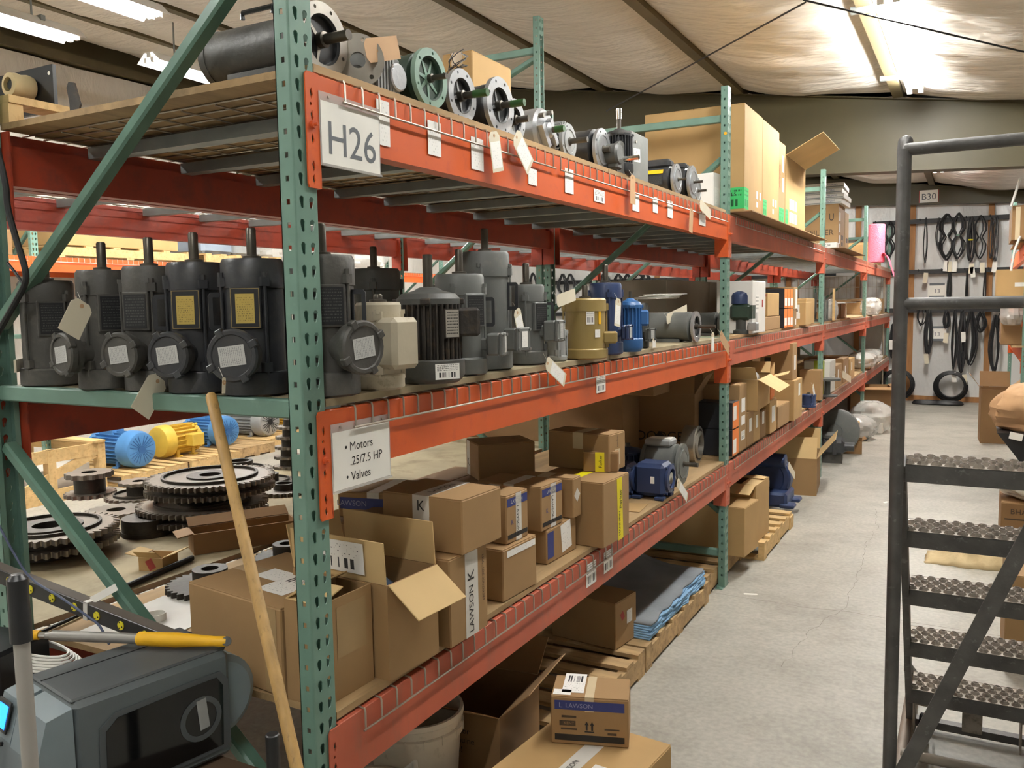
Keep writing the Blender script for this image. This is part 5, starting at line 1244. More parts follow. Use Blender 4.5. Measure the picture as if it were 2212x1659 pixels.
wrapped('wrapped_part','film wrapped grey part hanging to the beam edge, third bay middle shelf',-.05,8.35,Z1,.14,.3,.22,'film',core='greylite',seed=3)
for i in range(3): tag(MB().box(-.75,0,0,.02+.05*i,1.1-.2*i,.012,T3(0,8.9+.15*i,Z1+.18+.0128*i)).build('cardboard_sheet', M_['board3' if i else 'white'], None, False), f'flat sheet on the pile in the third bay middle shelf, {["lowest","middle","upper"][i]}','cardboard','flat sheets in the third bay')
carton('carton','plain carton propping the flat sheets, third bay middle shelf',(-.1,8.95,Z1),.5,.5,.178,0,'board',tm=None)
carton('carton','second carton propping the flat sheets, third bay middle shelf',(-.1,9.55,Z1),.5,.5,.178,0,'board3',tm=None)
tag(MB().box(-.012,0,0,.012,.02,.34,T3(.0,8.2,Z1+.001)).build('wood_stake', M_['pine'], None, False),'pale wooden stake standing in the third bay','stake')
wrapped('wrapped_part','crumpled clear film spilling over the beam in the fourth bay, middle shelf',.0,11.9,Z1-.0,.28,.5,.24,'film',core='pvc',seed=9)
for i in range(4): carton('carton',f'plain carton in the fourth bay middle shelf, {NTH[i]} from the near side',(-.05,12.35+.55*i,Z1),.4,.45,.18+.05*(i%2),0,'board',tm=None)
# ================================================================ BOTTOM, second to fourth bay
for j in range(2):
    carton('carton',f'black carton with an orange front beside the second upright, {["lower","upper"][j]} one on the bottom shelf', (.0,3.90,Z0+.172*j),.30,.165,.17,0,'blackbox',tm=None,tape=None,strips=[('+x',.0825,.085,.16,.165,'orangebox')],labels=[('+x',.06,.06+.04*j,.08,.09,'labeltext')],group='black and orange cartons')
t=carton('carton','tall brown carton with three white labels past the black orange pair', (.0,4.08,Z0),.32,.20,.44,0,'board',tm=None,labels=[('+x',.10,.30,.10,.09,'labeltext'),('+x',.10,.20,.10,.06,'labeltext'),('+x',.10,.10,.1,.06,'label')])
for i in range(3): carton('carton',f'low brown carton, second bay bottom shelf, {NTH[i]} past the labelled one', (.0,4.30+.20*i,Z0),.3,.19,.235-.02*i,0,['board','board2','board3'][i],tm=None,labels=[('+x',.09,.14,.07,.09,'labeltext')])
oc = open_carton('carton','torn open carton with crumpled film set on the low brown cartons', (.05,4.38,Z0+.238),.38,.52,.21,.05,'board2',flaps=[('+x',.16,120),('-y',.14,50),('+y',.1,30),('-x',.15,10)])
wrapped('film','clear film bursting from the torn open carton',-.10,4.68,Z0+.26,.2,.35,.22,'film',cat='film',seed=5)
t=carton('carton','yellowish carton beneath a torn orange carton, second bay bottom shelf', (.02,4.93,Z0),.3,.24,.25,0,'board2',tm=None,labels=[('+x',.12,.14,.12,.12,'labeltext')])
t=open_carton('carton','torn orange carton with ragged flaps, second bay bottom shelf', (.02,4.96,Z0+.252),.28,.3,.16,.12,'orangebox',flaps=[('+x',.12,75),('-y',.1,60),('+y',.1,20)])
carton('carton','low brown carton with an open front edge next to the tall carton pair', (.02,5.22,Z0),.3,.46,.17,.0,'board',tm=None)
carton('carton','tall brown carton, lower of the two stacked ones', (.05,5.72,Z0),.30,.36,.33,0,'board2',tm=None,labels=[('+x',.22,.24,.08,.1,'labeltext')])
carton('carton','tall narrow carton, upper of the two stacked ones', (.03,5.74,Z0+.332),.26,.20,.30,0,'board',tm=None,labels=[('+x',.1,.14,.07,.12,'labeltext')],strips=[('-y',-.2,.16,.05,.05,'ink')])
carton('carton','slim carton beside the upper of the stacked tall cartons', (.0,5.96,Z0+.332),.26,.12,.26,0,'board2',tm=None,labels=[('+x',.06,.15,.06,.1,'labeltext')])
pbox('carton','thin upright carton leaning at the third upright',(1772,866),(1779,862),(1773,800),None,Z0,d=.20,w=.16,rz=0,tm=None,m='board')
hangtag('white tag with bar code hanging on the thin upright carton', (1756,833),(1760,857), .07, x=.05)
vmotor('small navy motor in front of the thin upright carton', .0,6.72,Z0,.06,.12,'navyp',None,0,0,'none',shaft=.02)
# third bay bottom
tag(MB().box(-.10,0,0,.0,.02,.36,T3(-.02,7.75,Z0+.001)).build('green_panel', M_['labellime'] if 'labellime' in M_ else mat('lime_paint','9aa12a',.5), None, False),'narrow lime green panel standing in the third bay','panel')
for j in range(2): carton('foam_block',f'white foam block in the third bay bottom shelf, {["lower","upper"][j]} one',(.0,8.0,Z0+.17*j),.26,.42,.168,0,'pvc',tm=None,tape=None,cat='foam',group='white foam blocks')
MBf = MB().lathe([(.10,0),(.10,.015),(.03,.02),(.03,.16),(.13,.165),(.13,.185),(.001,.185)],24,T3(.02,7.72,Z0+.001)); tag(MBf.build('steel_spool', M_['greydark'], None, True, ang=30),'dark steel spool stand in front of the white foam blocks','machine part')
for i in range(3): carton('carton',f'plain carton in the third bay bottom shelf, {NTH[i]} past the foam blocks',(-.02,8.6+.6*i,Z0),.45,.5,.25+.04*(i%2),0,['board','board3','board2'][i],tm=None,labels=[('+x',.2,.15,.09,.1,'labeltext')])
hangtag('white tag lying in the third bay bottom shelf beside the foam blocks', (1820,808),(1838,820), .08, x=.05, printed=False)
for i in range(2): wrapped('wrapped_part',f'film wrapped package in the fourth bay bottom shelf, {NTH[i]}',-.1,11.8+.9*i,Z0,.4,.7,.22,'film',core='board',seed=11+i)
# ================================================================ FLOOR under the racks
def pallet(label, x0, y0, lx, ly, rz=0.0, z=0.0, m='wood', group='wooden pallets', nb=6):
    t = thing('pallet', label, 'pallet', (x0,y0,z), rz, group)
    for i in range(nb):
        yb = i*(ly-.09)/(nb-1); MB().box(0,yb,.108,lx,yb+.09,.126).build('deck_board', M_[m], t, False)
    for i in range(3):
        xb = i*(lx-.04)/2; MB().box(xb,0,.018,xb+.04,ly,.107).build('stringer', M_[m], t, False)
    for i in range(3):
        yb = i*(ly-.09)/2; MB().box(0,yb,0,lx,yb+.09,.017).build('bottom_board', M_[m], t, False)
    return t
pallet('old pallet under the floor cartons in the near bay', -1.10,1.46,1.08,.86,m='wood')
pallet('pallet under the dusty felt stack in the near bay', -1.05,2.34,1.03,1.10,m='wood')
pallet('pallet with gaps showing beside the second upright', -1.15,3.50,1.10,.92,m='wood')
pallet('pallet under the two brown cartons past the second upright', -1.0,4.40,1.10,1.0,m='pine')
bx = carton('carton','big taped carton on the floor, carrying the LAWSON carton', (.395,.55,0),.43,.68,.285,-.10,'board2',tape='y',tm='wtape',tw=.06,labels=[('+z',.40,-.10,.11,.06,'labeltext',-PI/2)],texts=[('+z',.36,-.215,'LAWSON',.028,'ink'),('+z',.18,-.215,'K',.05,'ink')],strips=[('+x',.55,.10,.2,.12,'navy')])
l1 = pbox('carton','carton with a navy LAWSON band and two up arrows on the big floor carton', (1358,1617),(1366,1560),(1353,1508),(1188,1605),top(bx),d=.262,w=.165,h=.168,rz=.32,tm='ptape',tw=.03,labels=[('+z',.105,-.19,.075,.15,'label2',PI/2),('+z',.03,-.225,.06,.04,'labeltext',PI/2)],
   strips=[('-y',-.131,.138,.235,.032,'navy'),('-y',-.131,.025,.235,.022,'ink'),('-y',-.20,.098,.05,.008,'brownink'),('-y',-.205,.075,.055,.018,'brownink'),('-y',-.2,.055,.055,.006,'brownink'),('-y',-.055,.06,.05,.005,'brownink'),('-y',-.055,.045,.03,.008,'brownink'),('-y',-.131,.048,.032,.004,'ink')],
   texts=[('-y',-.165,.137,'LAWSON',.022,'navylight'),('-y',-.228,.137,'L',.026,'navylight'),('-y',-.20,.075,'KENT',.014,'board')])
for s_ in (-1,1):
    f = MB().prism([(-.003,-.014),(.003,-.014),(.003,.004),(.007,.004),(0,.016),(-.007,.004),(-.003,.004)],0,.0003, facem('-y',-.131+s_*.009,.068,0,0,0,.0012)); f.build('up_arrow', M_['ink'], l1, False)
oc2 = open_carton('carton','dark open carton on the floor with small printed words and flaps spread', (-.07,.99,0),.42,.38,.36,.10,'board3',flaps=[('+x',.15,48),('-y',.14,60),('+y',.16,50),('-x',.16,40)],texts=[('-y',-.2,.26,'Thank you for\nchoosing genuine\nproducts!',.03,'ink')])
carton('carton','black and brown carton low on the floor behind the white bucket', (-.10,.985 if False else .62,0),.3,.3,.16,.15,'blackbox',tm=None,tape=None) if False else None
pb = pbox('carton','old yellowed carton with a white label, standing on the pallet edge', (1330,1406),(1375,1375),(1332,1305),(1180,1380),.1275,d=.36,w=.215,rz=-.12,m='board',tm=None,labels=[('+x',.14,.13,.055,.065,'labeltext')],strips=[('+x',.07,.15,.03,.04,'redprint',.5)])
# bucket
bk = thing('bucket','dirty white plastic bucket without lid under the bottom beam','bucket',(-.285,.80,.02),0)
q = MB().lathe([(.125,-.02),(.150,.345),(.160,.35),(.162,.375),(.155,.38),(.157,.405),(.163,.41),(.161,.425),(.151,.425),(.145,.35),(.122,-.012),(.001,-.012)],40)
for i in range(16): q.box(.150,-.002,.352,.164,.002,.38,RZ(2*PI*i/16))
q.build('bucket_shell', M_['bucket'], bk, True, ang=30)
label_plane('faded_label', M_['steelplate'], RZ(math.radians(-38)) @ frame((.1445,0,.22),(0,1,0),(.05,0,1)), .10,.09, bk)
MB().tube([(.05,.02,.26),(.06,.045,.31),(.09,.055,.34),(.115,.03,.31),(.11,.0,.25)],.010,8).build('white_handle', M_['pvc'], b2_) if False else tag(MB().tube([(-.21,.60,.28),(-.20,.62,.33),(-.17,.63,.36),(-.145,.60,.33),(-.15,.57,.27)],.010,8).build('plastic_loop', M_['pvc'], None),'white curved plastic loop in front of the bucket','plastic loop')
b2_ = thing('bucket','second dirty white bucket standing in front of the rimmed one','bucket',(-.26,.50,.02),0)
MB().lathe([(.12,-.02),(.138,.26),(.148,.265),(.148,.29),(.138,.29),(.13,.26),(.118,-.012),(.001,-.012)],36).build('bucket_shell', M_['bucket'], b2_, True, ang=30)
# felt stack
def felt():
    t = thing('felt_stack','stack of blue felt sheets with a dusty grey top, sagging over its pallet','felt',(0,0,0))
    x0,x1,y0,y1 = -1.0,-.03,2.42,3.40
    for k in range(7):
        n=18; vs=[]
        for j in range(n+1):
            for i in range(n+1):
                X=x0+(x1-x0)*i/n+.008*mnoise.noise(Vector((j*.5,k*3.1,1)))*(1 if i==n else 0)*3; Y=y0+(y1-y0)*j/n
                s_=i/n
                z=.128+.012*k+.20*math.exp(-((s_-.15)/.35)**2)*(1-.3*math.cos(6*(j/n-.5)))+.012*mnoise.noise(Vector((X*4,Y*4,3)))-.03*max(0,s_-.9)*8*(1-k/9)
                vs.append((X,Y,max(z,.128+.0125*k)))
        fs=[(j*(n+1)+i,j*(n+1)+i+1,(j+1)*(n+1)+i+1,(j+1)*(n+1)+i) for j in range(n) for i in range(n)]
        o=MB().add(vs,fs).build('felt_sheet', M_['feltgrey' if k==6 else 'feltblue'], t, True, ang=80)
        sd=o.modifiers.new('solid','SOLIDIFY'); sd.thickness=.010; sd.offset=1
    return t
felt()
p1_ = carton('carton','brown carton on the floor just past the second upright, nearer of two', (.06,3.99,.128),.62,.30,.325,-.08,'board2',tape='y',tm=None)
open_carton('carton','brown carton with one dark flap folded down, farther of two past the second upright', (.05,4.36,.128),.55,.34,.40,-.05,'board2',flaps=[('-y',.15,105),('+x',.1,-85),('+y',.15,-85)])
tag(MB().box(-.1,0,0,.09,.13,.10,T3(.02,5.30,.0),ch=.004).build('wood_block', M_['pine'], None, False),'short block of pale timber beside the blue gear reducer on the floor','wood block')
tag(MB().box(-.5,0,0,.0,.09,.09,T3(.02,5.48,.0),ch=.004).build('timber', M_['wood'], None, False),'timber bearer under the blue gear reducer on the floor','timber')
r3 = thing('gear_reducer','large navy worm gear reducer with a paper tag, standing on the floor','gearbox',(-.02,5.62,.092),0)
MB().lathe([(.19,-.13),(.20,-.12),(.20,.0),(.185,.012),(.15,.015),(.14,.005),(.001,.005)],36,T3(-.16,.16,.21) @ frame((0,0,0),(1,0,0),(0,0,1))).box(-.36,.0,0,.04,.34,.12,ch=.02).build('housing', M_['navyp'], r3, True, ang=30)
for (a,b) in ((.0,.0),(.0,.26),(-.34,.0),(-.34,.26)): MB().box(a-.02,b-.02,0,a+.10,b+.10,.035,ch=.01).build('mounting_foot', M_['navyp'], r3, False)
q=MB(); label_plane('label', M_['label'], face_my(-.12,-.001-.0,.2) @ T3(0,0,.018), .05,.05, r3)
MB().cyl((-.30,.16,.36),(.0,.16,.36),.06,18).build('input_housing', M_['navyp'], r3)
hangtag('white paper tag on the large navy worm gear reducer', (1703,1004),(1717,1028), .06, x=.05, printed=False)
open_carton('carton','big open carton with ragged flaps jutting into the aisle', (.10,6.60,.0),.62,.62,.34,.10,'board',flaps=[('+x',.24,40),('-y',.2,-20),('+y',.2,10),('-x',.22,-6)])
t = thing('hydraulic_unit','black ribbed machine unit lying on the floor, third bay','machine part',(.12,8.3,.0),.1)
MB().box(-.5,0,.10,0,.34,.26,ch=.03).build('body', M_['black'], t, False)
q=MB()
for i in range(4): q.box(-.48+.12*i,-.005,.1,-.44+.12*i,.345,.27,ch=.004)
q.build('ribs', M_['black'], t, False); MB().box(-.45,.05,0,-.02,.12,.10).build('foot', M_['blackdust'], t, False); MB().box(-.45,.22,0,-.02,.29,.10).build('foot', M_['blackdust'], t, False)
MB().cyl((0,.17,.17),(.10,.17,.17),.05,16).build('shaft_housing', M_['black'], t)
MB().box(-.4,.05,.26,-.1,.3,.31,ch=.01).build('cover', M_['greydark'], t, False)
t = thing('wheel','grey disc wheel standing on edge, third bay floor','machine part',(-.06,9.0,.0),0)
MB().lathe([(.24,-.05),(.26,-.04),(.26,.04),(.24,.05),(.08,.05),(.08,.09),(.001,.09)],36,T3(0,0,.262) @ frame((0,0,0),(1,0,0),(0,0,1))).build('disc', M_['grey'], t, True, ang=30)
carton('carton','red orange carton beside the disc wheel on the floor',(.07,9.22,.13),.16,.35,.2,0,'orangebox',tm=None,tape=None,strips=[('-y',-.08,.1,.155,.19,'redprint')])
carton('carton','tan carton under the red orange one by the disc wheel',(.07,9.2,0),.3,.5,.128,0,'board',tm=None)
carton('carton','tan carton past the red orange one on the floor',(.09,9.72,0),.3,.4,.26,0,'board2',tm=None)
open_carton('carton','small ragged carton in front of the tan floor cartons',(.22,9.05,0),.2,.2,.15,.2,'board3',flaps=[('+x',.06,60),('-y',.06,40)])
wrapped('wrapped_part','film wrapped dark part jutting out on the floor of the third bay',-.0,10.25,.0,.5,.6,.3,'film',core='greydark',seed=2)
wrapped('wrapped_part','white film bundle on the floor by the fourth upright',.12,10.98,.0,.5,.6,.40,'film',core='paper',seed=4)
open_carton('carton','brown carton tilted out with white film on top, beside the fourth upright',(.32,11.75,.15),.55,.5,.38,.2,'board3',flaps=[('-y',.2,95),('+x',.15,80)])
tag(MB().box(-.3,0,0,.3,.6,.149,T3(.03,11.7,0)).build('skid', M_['wood'], None, False),'low timber skid under the tilted carton by the fourth upright','skid')
# cartons added as a dark backing to shade the lower rear of the racks
for k in range(1,4):
    carton('carton',f'added dark backing carton in the back to back row floor level, {NTH[k]} bay',(-1.45,k*BAY+.3,.0),.9,1.1,.62,0,'board3',tm=None)
    carton('carton',f'second added backing carton in the back to back row floor level, {NTH[k]} bay',(-1.45,k*BAY+1.8,.0),.9,1.2,.55,0,'board3',tm=None)
    carton('carton',f'added backing carton on the rear row bottom shelf, {NTH[k]} bay, nearer one',(-1.40,k*BAY+.25,Z0),.8,1.2,.40,0,'board3',tm=None)
    carton('carton',f'added backing carton on the rear row bottom shelf, {NTH[k]} bay, farther one',(-1.40,k*BAY+1.9,Z0),.8,1.3,.35,0,'board3',tm=None)
tag(MB().box(-.022,-.018,0,.022,.018,.0006,face_px(.0,.0,.0)).build('paper_scrap', M_['paper'], None, False),'scrap','scrap') if False else None
for i,(u,v) in enumerate(((1625,1284),(1915,1085),(1440,1325))):
    p = up(u,v,z=0); tag(MB().box(-.05,-.012,0,.03,.014,.002,T3(p.x,p.y,0) @ RZ(.3+i)).build('paper_scrap', M_['paper'], None, False), ['scrap of white paper on the floor by the joint','scrap of white paper in the middle of the aisle near the ladder','tiny white scrap on the floor by the felt stack'][i],'scrap')
p = up(1567,288,y=BAY-.001)
tag(MB().lathe([(.006,0),(.0095,.0004),(.0095,.001),(.004,.001)],16,frame((p.x,BAY-.0004,p.z),(1,0,0),(0,0,1))).build('round_sticker', M_['yellow'], None),'round yellow sticker on the second upright near its top','sticker')
# ================================================================ label printer on a bench at the rack end
BZ = .70
t = thing('workbench','brown topped work bench pushed against the near end of the rack','bench',(0,0,0))
MB().box(-1.15,-.95,BZ-.035,-.075,-.055,BZ,ch=.004).build('bench_top', M_['board3b'] if 'board3b' in M_ else mat('dark_bench_top','5a4838',.6,0,.2,4), t, False)
for (xx,yy) in ((-1.1,-.9),(-.13,-.9),(-1.1,-.11),(-.13,-.11)): MB().box(xx-.025,yy-.025,0,xx+.025,yy+.025,BZ-.036).build('leg', M_['greydark'], t, False)
PG = mat('printer_slate_plastic','5a6264',.42,0,.06,9); PL = mat('printer_light_slate','7b888d',.4,0,.05,9); PT = mat('printer_dark_top','4e5355',.5,0,.08,5)
pr = thing('label_printer','slate grey label printer with a small blue lit screen on the bench','printer',(-.222,-.040,BZ),-.199)
Wp,Lp,Hp = .225,.365,.262
MB().box(-Wp,-Lp,.006,0,0,Hp,ch=.012).build('body', PG, pr, False)
MB().box(-Wp+.004,-Lp+.002,Hp-.003,-.012,-.002,Hp+.006,ch=.004).build('top_cover', PT, pr, False)
MB().box(-Wp+.06,-Lp+.004,Hp+.0055,-Wp+.063,-.004,Hp+.0068).build('lid_seam', M_['void'], pr, False)
q = MB().prism([(-.33,.02),(-.03,.02),(-.02,.03),(-.02,.185),(-.04,.21),(-.13,.21),(-.29,.205),(-.325,.18)],0,.0035,face_px(.0005,.01,.01)); q.build('window_frame', PT, pr, False)
MB().prism([(-.315,.03),(-.04,.03),(-.035,.175),(-.05,.198),(-.13,.198),(-.285,.193),(-.312,.17)],0,.002,face_px(.0035,.01,.01)).build('window', mat('smoked_window','0c0d0e',.08,0,.05,5), pr, False)
MB().ring(circ(.052,26),circ(.04,26),0,.002,face_px(.0056,-.085,.125)).build('spool_rim', PT, pr, False); MB().box(-.012,-.036,0,.012,.036,.002,face_px(.006,-.08,.135) @ RZ(.1)).build('spool_label', M_['greylite'], pr, False)
MB().prism([(-.07,0),(.0,0),(.0,.255),(-.052,.245),(-.075,.16)],-.135,0,frame((0,-Lp,0),(0,1,0),(0,0,1))).build('front_bezel', PL, pr, False)
MB().prism([(-.065,0),(.0,0),(.0,.255),(-.045,.245),(-.07,.16)],-.235,-.150,frame((0,-Lp,0),(0,1,0),(0,0,1))).build('control_panel', PL, pr, False)
sc = frame((-.193,-Lp-.063,.205),(1,0,0),(0,.27,1))
o = MB().box(-.03,-.03,0,.03,.036,.004,sc,ch=.001).build('screen_surround', M_['plasticb'], pr, False)
MB().box(-.022,-.022,.0042,.022,.026,.005,sc).build('screen', mat('blue_screen','1f7cff',.3,emit=1.6,var=0), pr, False)
for i in range(3): MB().cyl(sc @ Vector((-.02+.02*i,-.052,0)), sc @ Vector((-.02+.02*i,-.052,.006)), .005, 8).build('button', M_['plasticb'], pr)
MB().cyl(sc @ Vector((0,-.09,0)), sc @ Vector((0,-.09,.006)), .014, 14).build('navigation_button', M_['greylite'], pr)
MB().box(-.03,-.004,0,.02,.006,.001,sc @ T3(0,-.135,.002)).build('badge', M_['paper'], pr, False)
MB().box(-.12,-Lp-.055,.05,-.01,-Lp+.002,.10).build('tear_bar', M_['greylite'], pr, False)
MB().lathe([(.085,-Wp+.03),(.10,-Wp+.04),(.10,-.03),(.085,-.02)],28,T3(0,-.02,.145) @ frame((0,0,0),(0,1,0),(0,0,1))).build('media_cover', PL, pr, True, ang=30)
# extension pole lying on the printer
a = up(62,1371,z=BZ+Hp+.040); b = up(490,1386,z=BZ+Hp+.026)
d = (b-a).normalized(); Lq = (b-a).length
t = thing('extension_pole','aluminium extension pole with yellow grips lying across the printer','pole',(a.x,a.y,a.z),0)
def along(s): return d*s
MB().cyl(along(0),along(Lq*.055),.0125,14,.011).build('yellow_tip', M_['yellow'], t)
MB().cyl(along(Lq*.05),along(Lq*.10),.0085,12).build('inner_tube', M_['chrome'], t)
MB().tube([along(Lq*.09),along(Lq*.115),along(Lq*.12),along(Lq*.56)],[.009,.009,.0125,.0125],16).build('outer_tube', M_['alupole'], t)
MB().tube([along(Lq*.55),along(Lq*.56),along(Lq*.75),along(Lq*.93),along(Lq*.985),along(Lq)],[.012,.0165,.0175,.012,.0125,.010],18).build('grip', M_['yellow'], t)
MB().cyl(along(Lq)+Vector((0,0,.0005)), along(Lq*1.002)+Vector((.004,-.006,.004)),.011,16).build('grip_hole', M_['greydark'], t)
# white pole with black cap, black tube, broom handle
p = up(38,1262,y=-.735)
t = thing('support_pole','pale grey upright pole with a black cap and collar, in front of the printer','pole',(p.x,p.y,0),0)
MB().cyl((0,0,0),(0,0,p.z-.05),.0112,18).build('pole', M_['alupole2'] if 'alupole2' in M_ else mat('pale_grey_pole','9a968f',.5,0,.06,12), t)
MB().lathe([(.0150,p.z-.085),(.0150,p.z-.04),(.0142,p.z-.035),(.0142,p.z-.005),(.0142,p.z+.008),(.008,p.z+.015),(.001,p.z+.016)],22).build('cap', M_['plasticb'], t, True, ang=40)
p = up(588,1585,y=-.20)
t = tag(MB().lathe([(.0145,0),(.0145,p.z-.002),(.012,p.z),(.001,p.z)],18,T3(p.x,p.y,0)).build('black_tube', M_['plasticb'], None, True, ang=30),'short black capped tube standing beside the bench and the broom handle','tube')
a = up(456,856,y=-.083); b = Vector((.72,-.53,.0)); bb = up(641,1659,y=-.27)
dirr = (bb-a); k_ = a.z/(a.z-bb.z); e_ = a+dirr*k_
tag(MB().tube([a+(a-e_).normalized()*.006,a,e_],[.009,.0125,.0125],16).build('broom_handle', M_['handle'], None, True),'worn wooden broom handle leaning against the green brace at the rack end','handle')
# power strip tied to the brace
a = up(-40,1215,y=-.062); b = up(375,1378,y=-.062); d = (b-a).normalized(); Ls = (b-a).length
t = thing('power_strip','long black power strip with yellow round sockets tied to the green brace','power strip',(a.x,a.y,a.z),0)
Mx = frame((0,0,0), d, (0,0,1))          # x along strip, y up, z towards the camera side (-y)
MB().box(0,-.044,-.034,Ls,0,0,Mx,ch=.002).build('strip_housing', M_['plasticb'], t, False)
MB().box(0,.0002,-.033,Ls,.0012,-.001,Mx).build('dusty_top', mat('dusty_black','5b534b',.85,0,.1,6), t, False)
for (u,v) in ((20,1228),(66,1246),(113,1263),(161,1281),(210,1300),(262,1320),(314,1340)):
    s_ = (up(u,v,y=-.062)-a).dot(d)
    o = MB().cyl(Mx @ Vector((s_,-.022,0)), Mx @ Vector((s_,-.022,.0025)), .0115, 20).build('socket', M_['yellowbtn'], t)
    q = MB(); q.box(s_-.006,-.016,.0026,s_-.003,-.013,.003,Mx); q.box(s_-.006,-.031,.0026,s_-.002,-.028,.003,Mx); q.cyl(Mx @ Vector((s_+.006,-.024,.0026)),Mx @ Vector((s_+.006,-.024,.0031)),.0025,8); q.build('slots', M_['void'], o, False)
s_ = (up(186,1290,y=-.062)-a).dot(d)
tp = MB(); tp.box(s_-.010,-.046,-.001,s_+.006,.003,.0015,Mx); tp.box(s_-.010,.0015,-.034,s_+.006,.004,.0015,Mx); tp.bar(Mx @ Vector((s_,.003,-.015)), Mx @ Vector((s_+.035,.035,-.065)), .022,.0012,(0,-1,.3)); tag(tp.build('tie_strap', M_['pvc'], None, False),'white strap tying the power strip to the green brace','strap').location = (a.x,a.y,a.z)
# cables
def pxcable(name,label,pts,r,y,m):
    P_ = [up(u,v,y=y if not isinstance(y,(list,tuple)) else y[i]) for i,(u,v) in enumerate(pts)]
    Q=[]
    for i in range(len(P_)-1):
        p0=P_[max(0,i-1)];p1=P_[i];p2=P_[i+1];p3=P_[min(len(P_)-1,i+2)]
        for k in range(6):
            s=k/6; Q.append(.5*((2*p1)+(p2-p0)*s+(2*p0-5*p1+4*p2-p3)*s*s+(3*p1-p0-3*p2+p3)*s**3))
    Q.append(P_[-1])
    return tag(MB().tube(Q,r,8).build(name, m, None), label, 'cable')
pxcable('cable','blue grey network cable drooping across the power strip',[(-10,1120),(30,1195),(68,1250),(130,1290),(190,1332),(215,1352),(236,1392)],.0032,[-.09]*7,mat('blue_grey_cable','46506a',.45,0,.05,9))
pxcable('cable','thick black cable looping down the diagonal brace',[(-6,320),(12,400),(17,450),(36,520),(54,580),(54,612),(36,648),(12,690),(-8,725)],.0085,[-.03]*9,M_['rubber'])
pxcable('cable','thin black cable tail sticking out by the looping cable',[(16,568),(30,585),(50,612)],.004,[-.03]*3,M_['rubber'])
w_ = up(80,1402,z=.83)
t = thing('cable_coil','coiled bundle of white cable lying at the rack end behind the pale pole','cable',(w_.x,w_.y,Z0),0)
for i in range(6): MB().tube([(.17*(1-.05*i)*math.cos(k*PI/9),.07*(1-.08*i)*math.sin(k*PI/9),.006+.006*i) for k in range(18)],.004,6,closed=True).build('cable_turn', M_['pvc'], t)
p = up(30,1440,z=BZ+.1)
t = tag(MB().box(-.12,-.1,0,.10,.08,.17,T3(p.x-.06,p.y,BZ+.001) @ RZ(.2),ch=.01).build('dark_case', M_['plasticb'], None, False),'dark blue black equipment case behind the label printer','case')
p = up(535,1435,z=Z0)
# ================================================================ rolling ladder
LX0, LX1 = 1.125, 1.80
YR = 1.40
ld = thing('rolling_ladder','worn black steel rolling ladder with studded steps, standing in the aisle','ladder',(0,0,0))
for x in (LX0, LX1): 
    zt = 2.245
    MB().tube([(x,YR,.0),(x,YR,.9),(x,YR,zt-.03),(x,YR+.02,zt-.006),(x,YR+.05,zt)] ,.0205,14).build('rear_post', M_['ladder'], ld)
    MB().tube([(x,YR+.045,zt),(x,YR+.35,zt-.06),(x,2.28,1.10),(x,2.36,.98),(x,2.36,.25)],.0165,12).build('handrail', M_['ladder'], ld) if x==LX1 else None
    MB().bar((x+(.012 if x==LX0 else -.012),1.44,1.27),(x+(.012 if x==LX0 else -.012),2.23,.10),.022,.055).build('stringer', M_['ladder'], ld, False)
    MB().cyl((x,YR,.055),(x,2.75,.055),.021,12).build('base_tube', mat('dusty_pinkish_tube','8d8075',.6,.2,.15,9) if x==LX0 else M_['ladder'], ld)
    MB().bar((x+.004,2.72,.06),(x+.004,2.2,.30),.03,.03).build('front_leg', M_['ladder'], ld, False)
for z in (2.215,1.757): MB().cyl((LX0,YR,z),(LX1,YR,z),.0185,14).build('guard_rail', M_['ladder'], ld)
MB().bar((LX1,YR-.02,1.90),(1.15,YR-.02,.25),.045,.010,(0,-1,0)).build('diagonal_brace', M_['ladder'], ld, False)
for k in range(5):
    z = .252*(k+1)+.0; y0 = 2.115-.170*k
    st = thing('step', None, None, (LX0+.008,y0,z)); st.parent = ld; del_ = [st.pop(q_) for q_ in ('label','category') if q_ in st]
    Wd = LX1-LX0-.016
    b = MB(); b.box(0,0,-.0565,Wd,.004,0); b.box(0,.176,-.0565,Wd,.18,0); b.box(0,0,-.004,Wd,.18,-.001); 
    b.build('tread_pan', M_['tread'], st, False)
    MB().box(0,-.0006,-.056,Wd,0,-.0022).build('tread_lip', M_['ladder'], st, False)
    g = MB(); hh = MB(); nx = int(Wd/.0385)
    for j in range(4):
        for i in range(nx):
            xx = .022+.0385*i+(.019 if j%2 else 0); yy = .022+.042*j
            if xx > Wd-.014: continue
            Tm = T3(xx,yy,-.001)
            g.lathe([(.0175,0),(.0115,.011),(.0098,.011),(.0075,.002)],7,Tm,False)
            hh.lathe([(.0076,.0022),(.001,.0022)],7,Tm,False)
    o = g.build('grip_studs', M_['tread'], st, False); o['kind']='stuff'
    o = hh.build('stud_holes', M_['void'], st, False); o['kind']='stuff'
MB().cyl((LX0,1.93,.075),(LX1,1.93,.075),.019,14).build('cross_tube', mat('dusty_tube','8d857a',.6,.2,.15,9), ld)
MB().box(LX0+.03,2.30,.02,LX1-.03,2.34,.05).build('cross_bar', M_['ladder'], ld, False)
MB().cyl((LX0+.05,2.25,.17),(LX1-.05,2.25,.17),.012,10).build('axle', M_['ladder'], ld)
MB().box(LX0+.20,2.20,.08,LX0+.27,2.21,.25).build('pedal_plate', M_['tread'], ld, False)
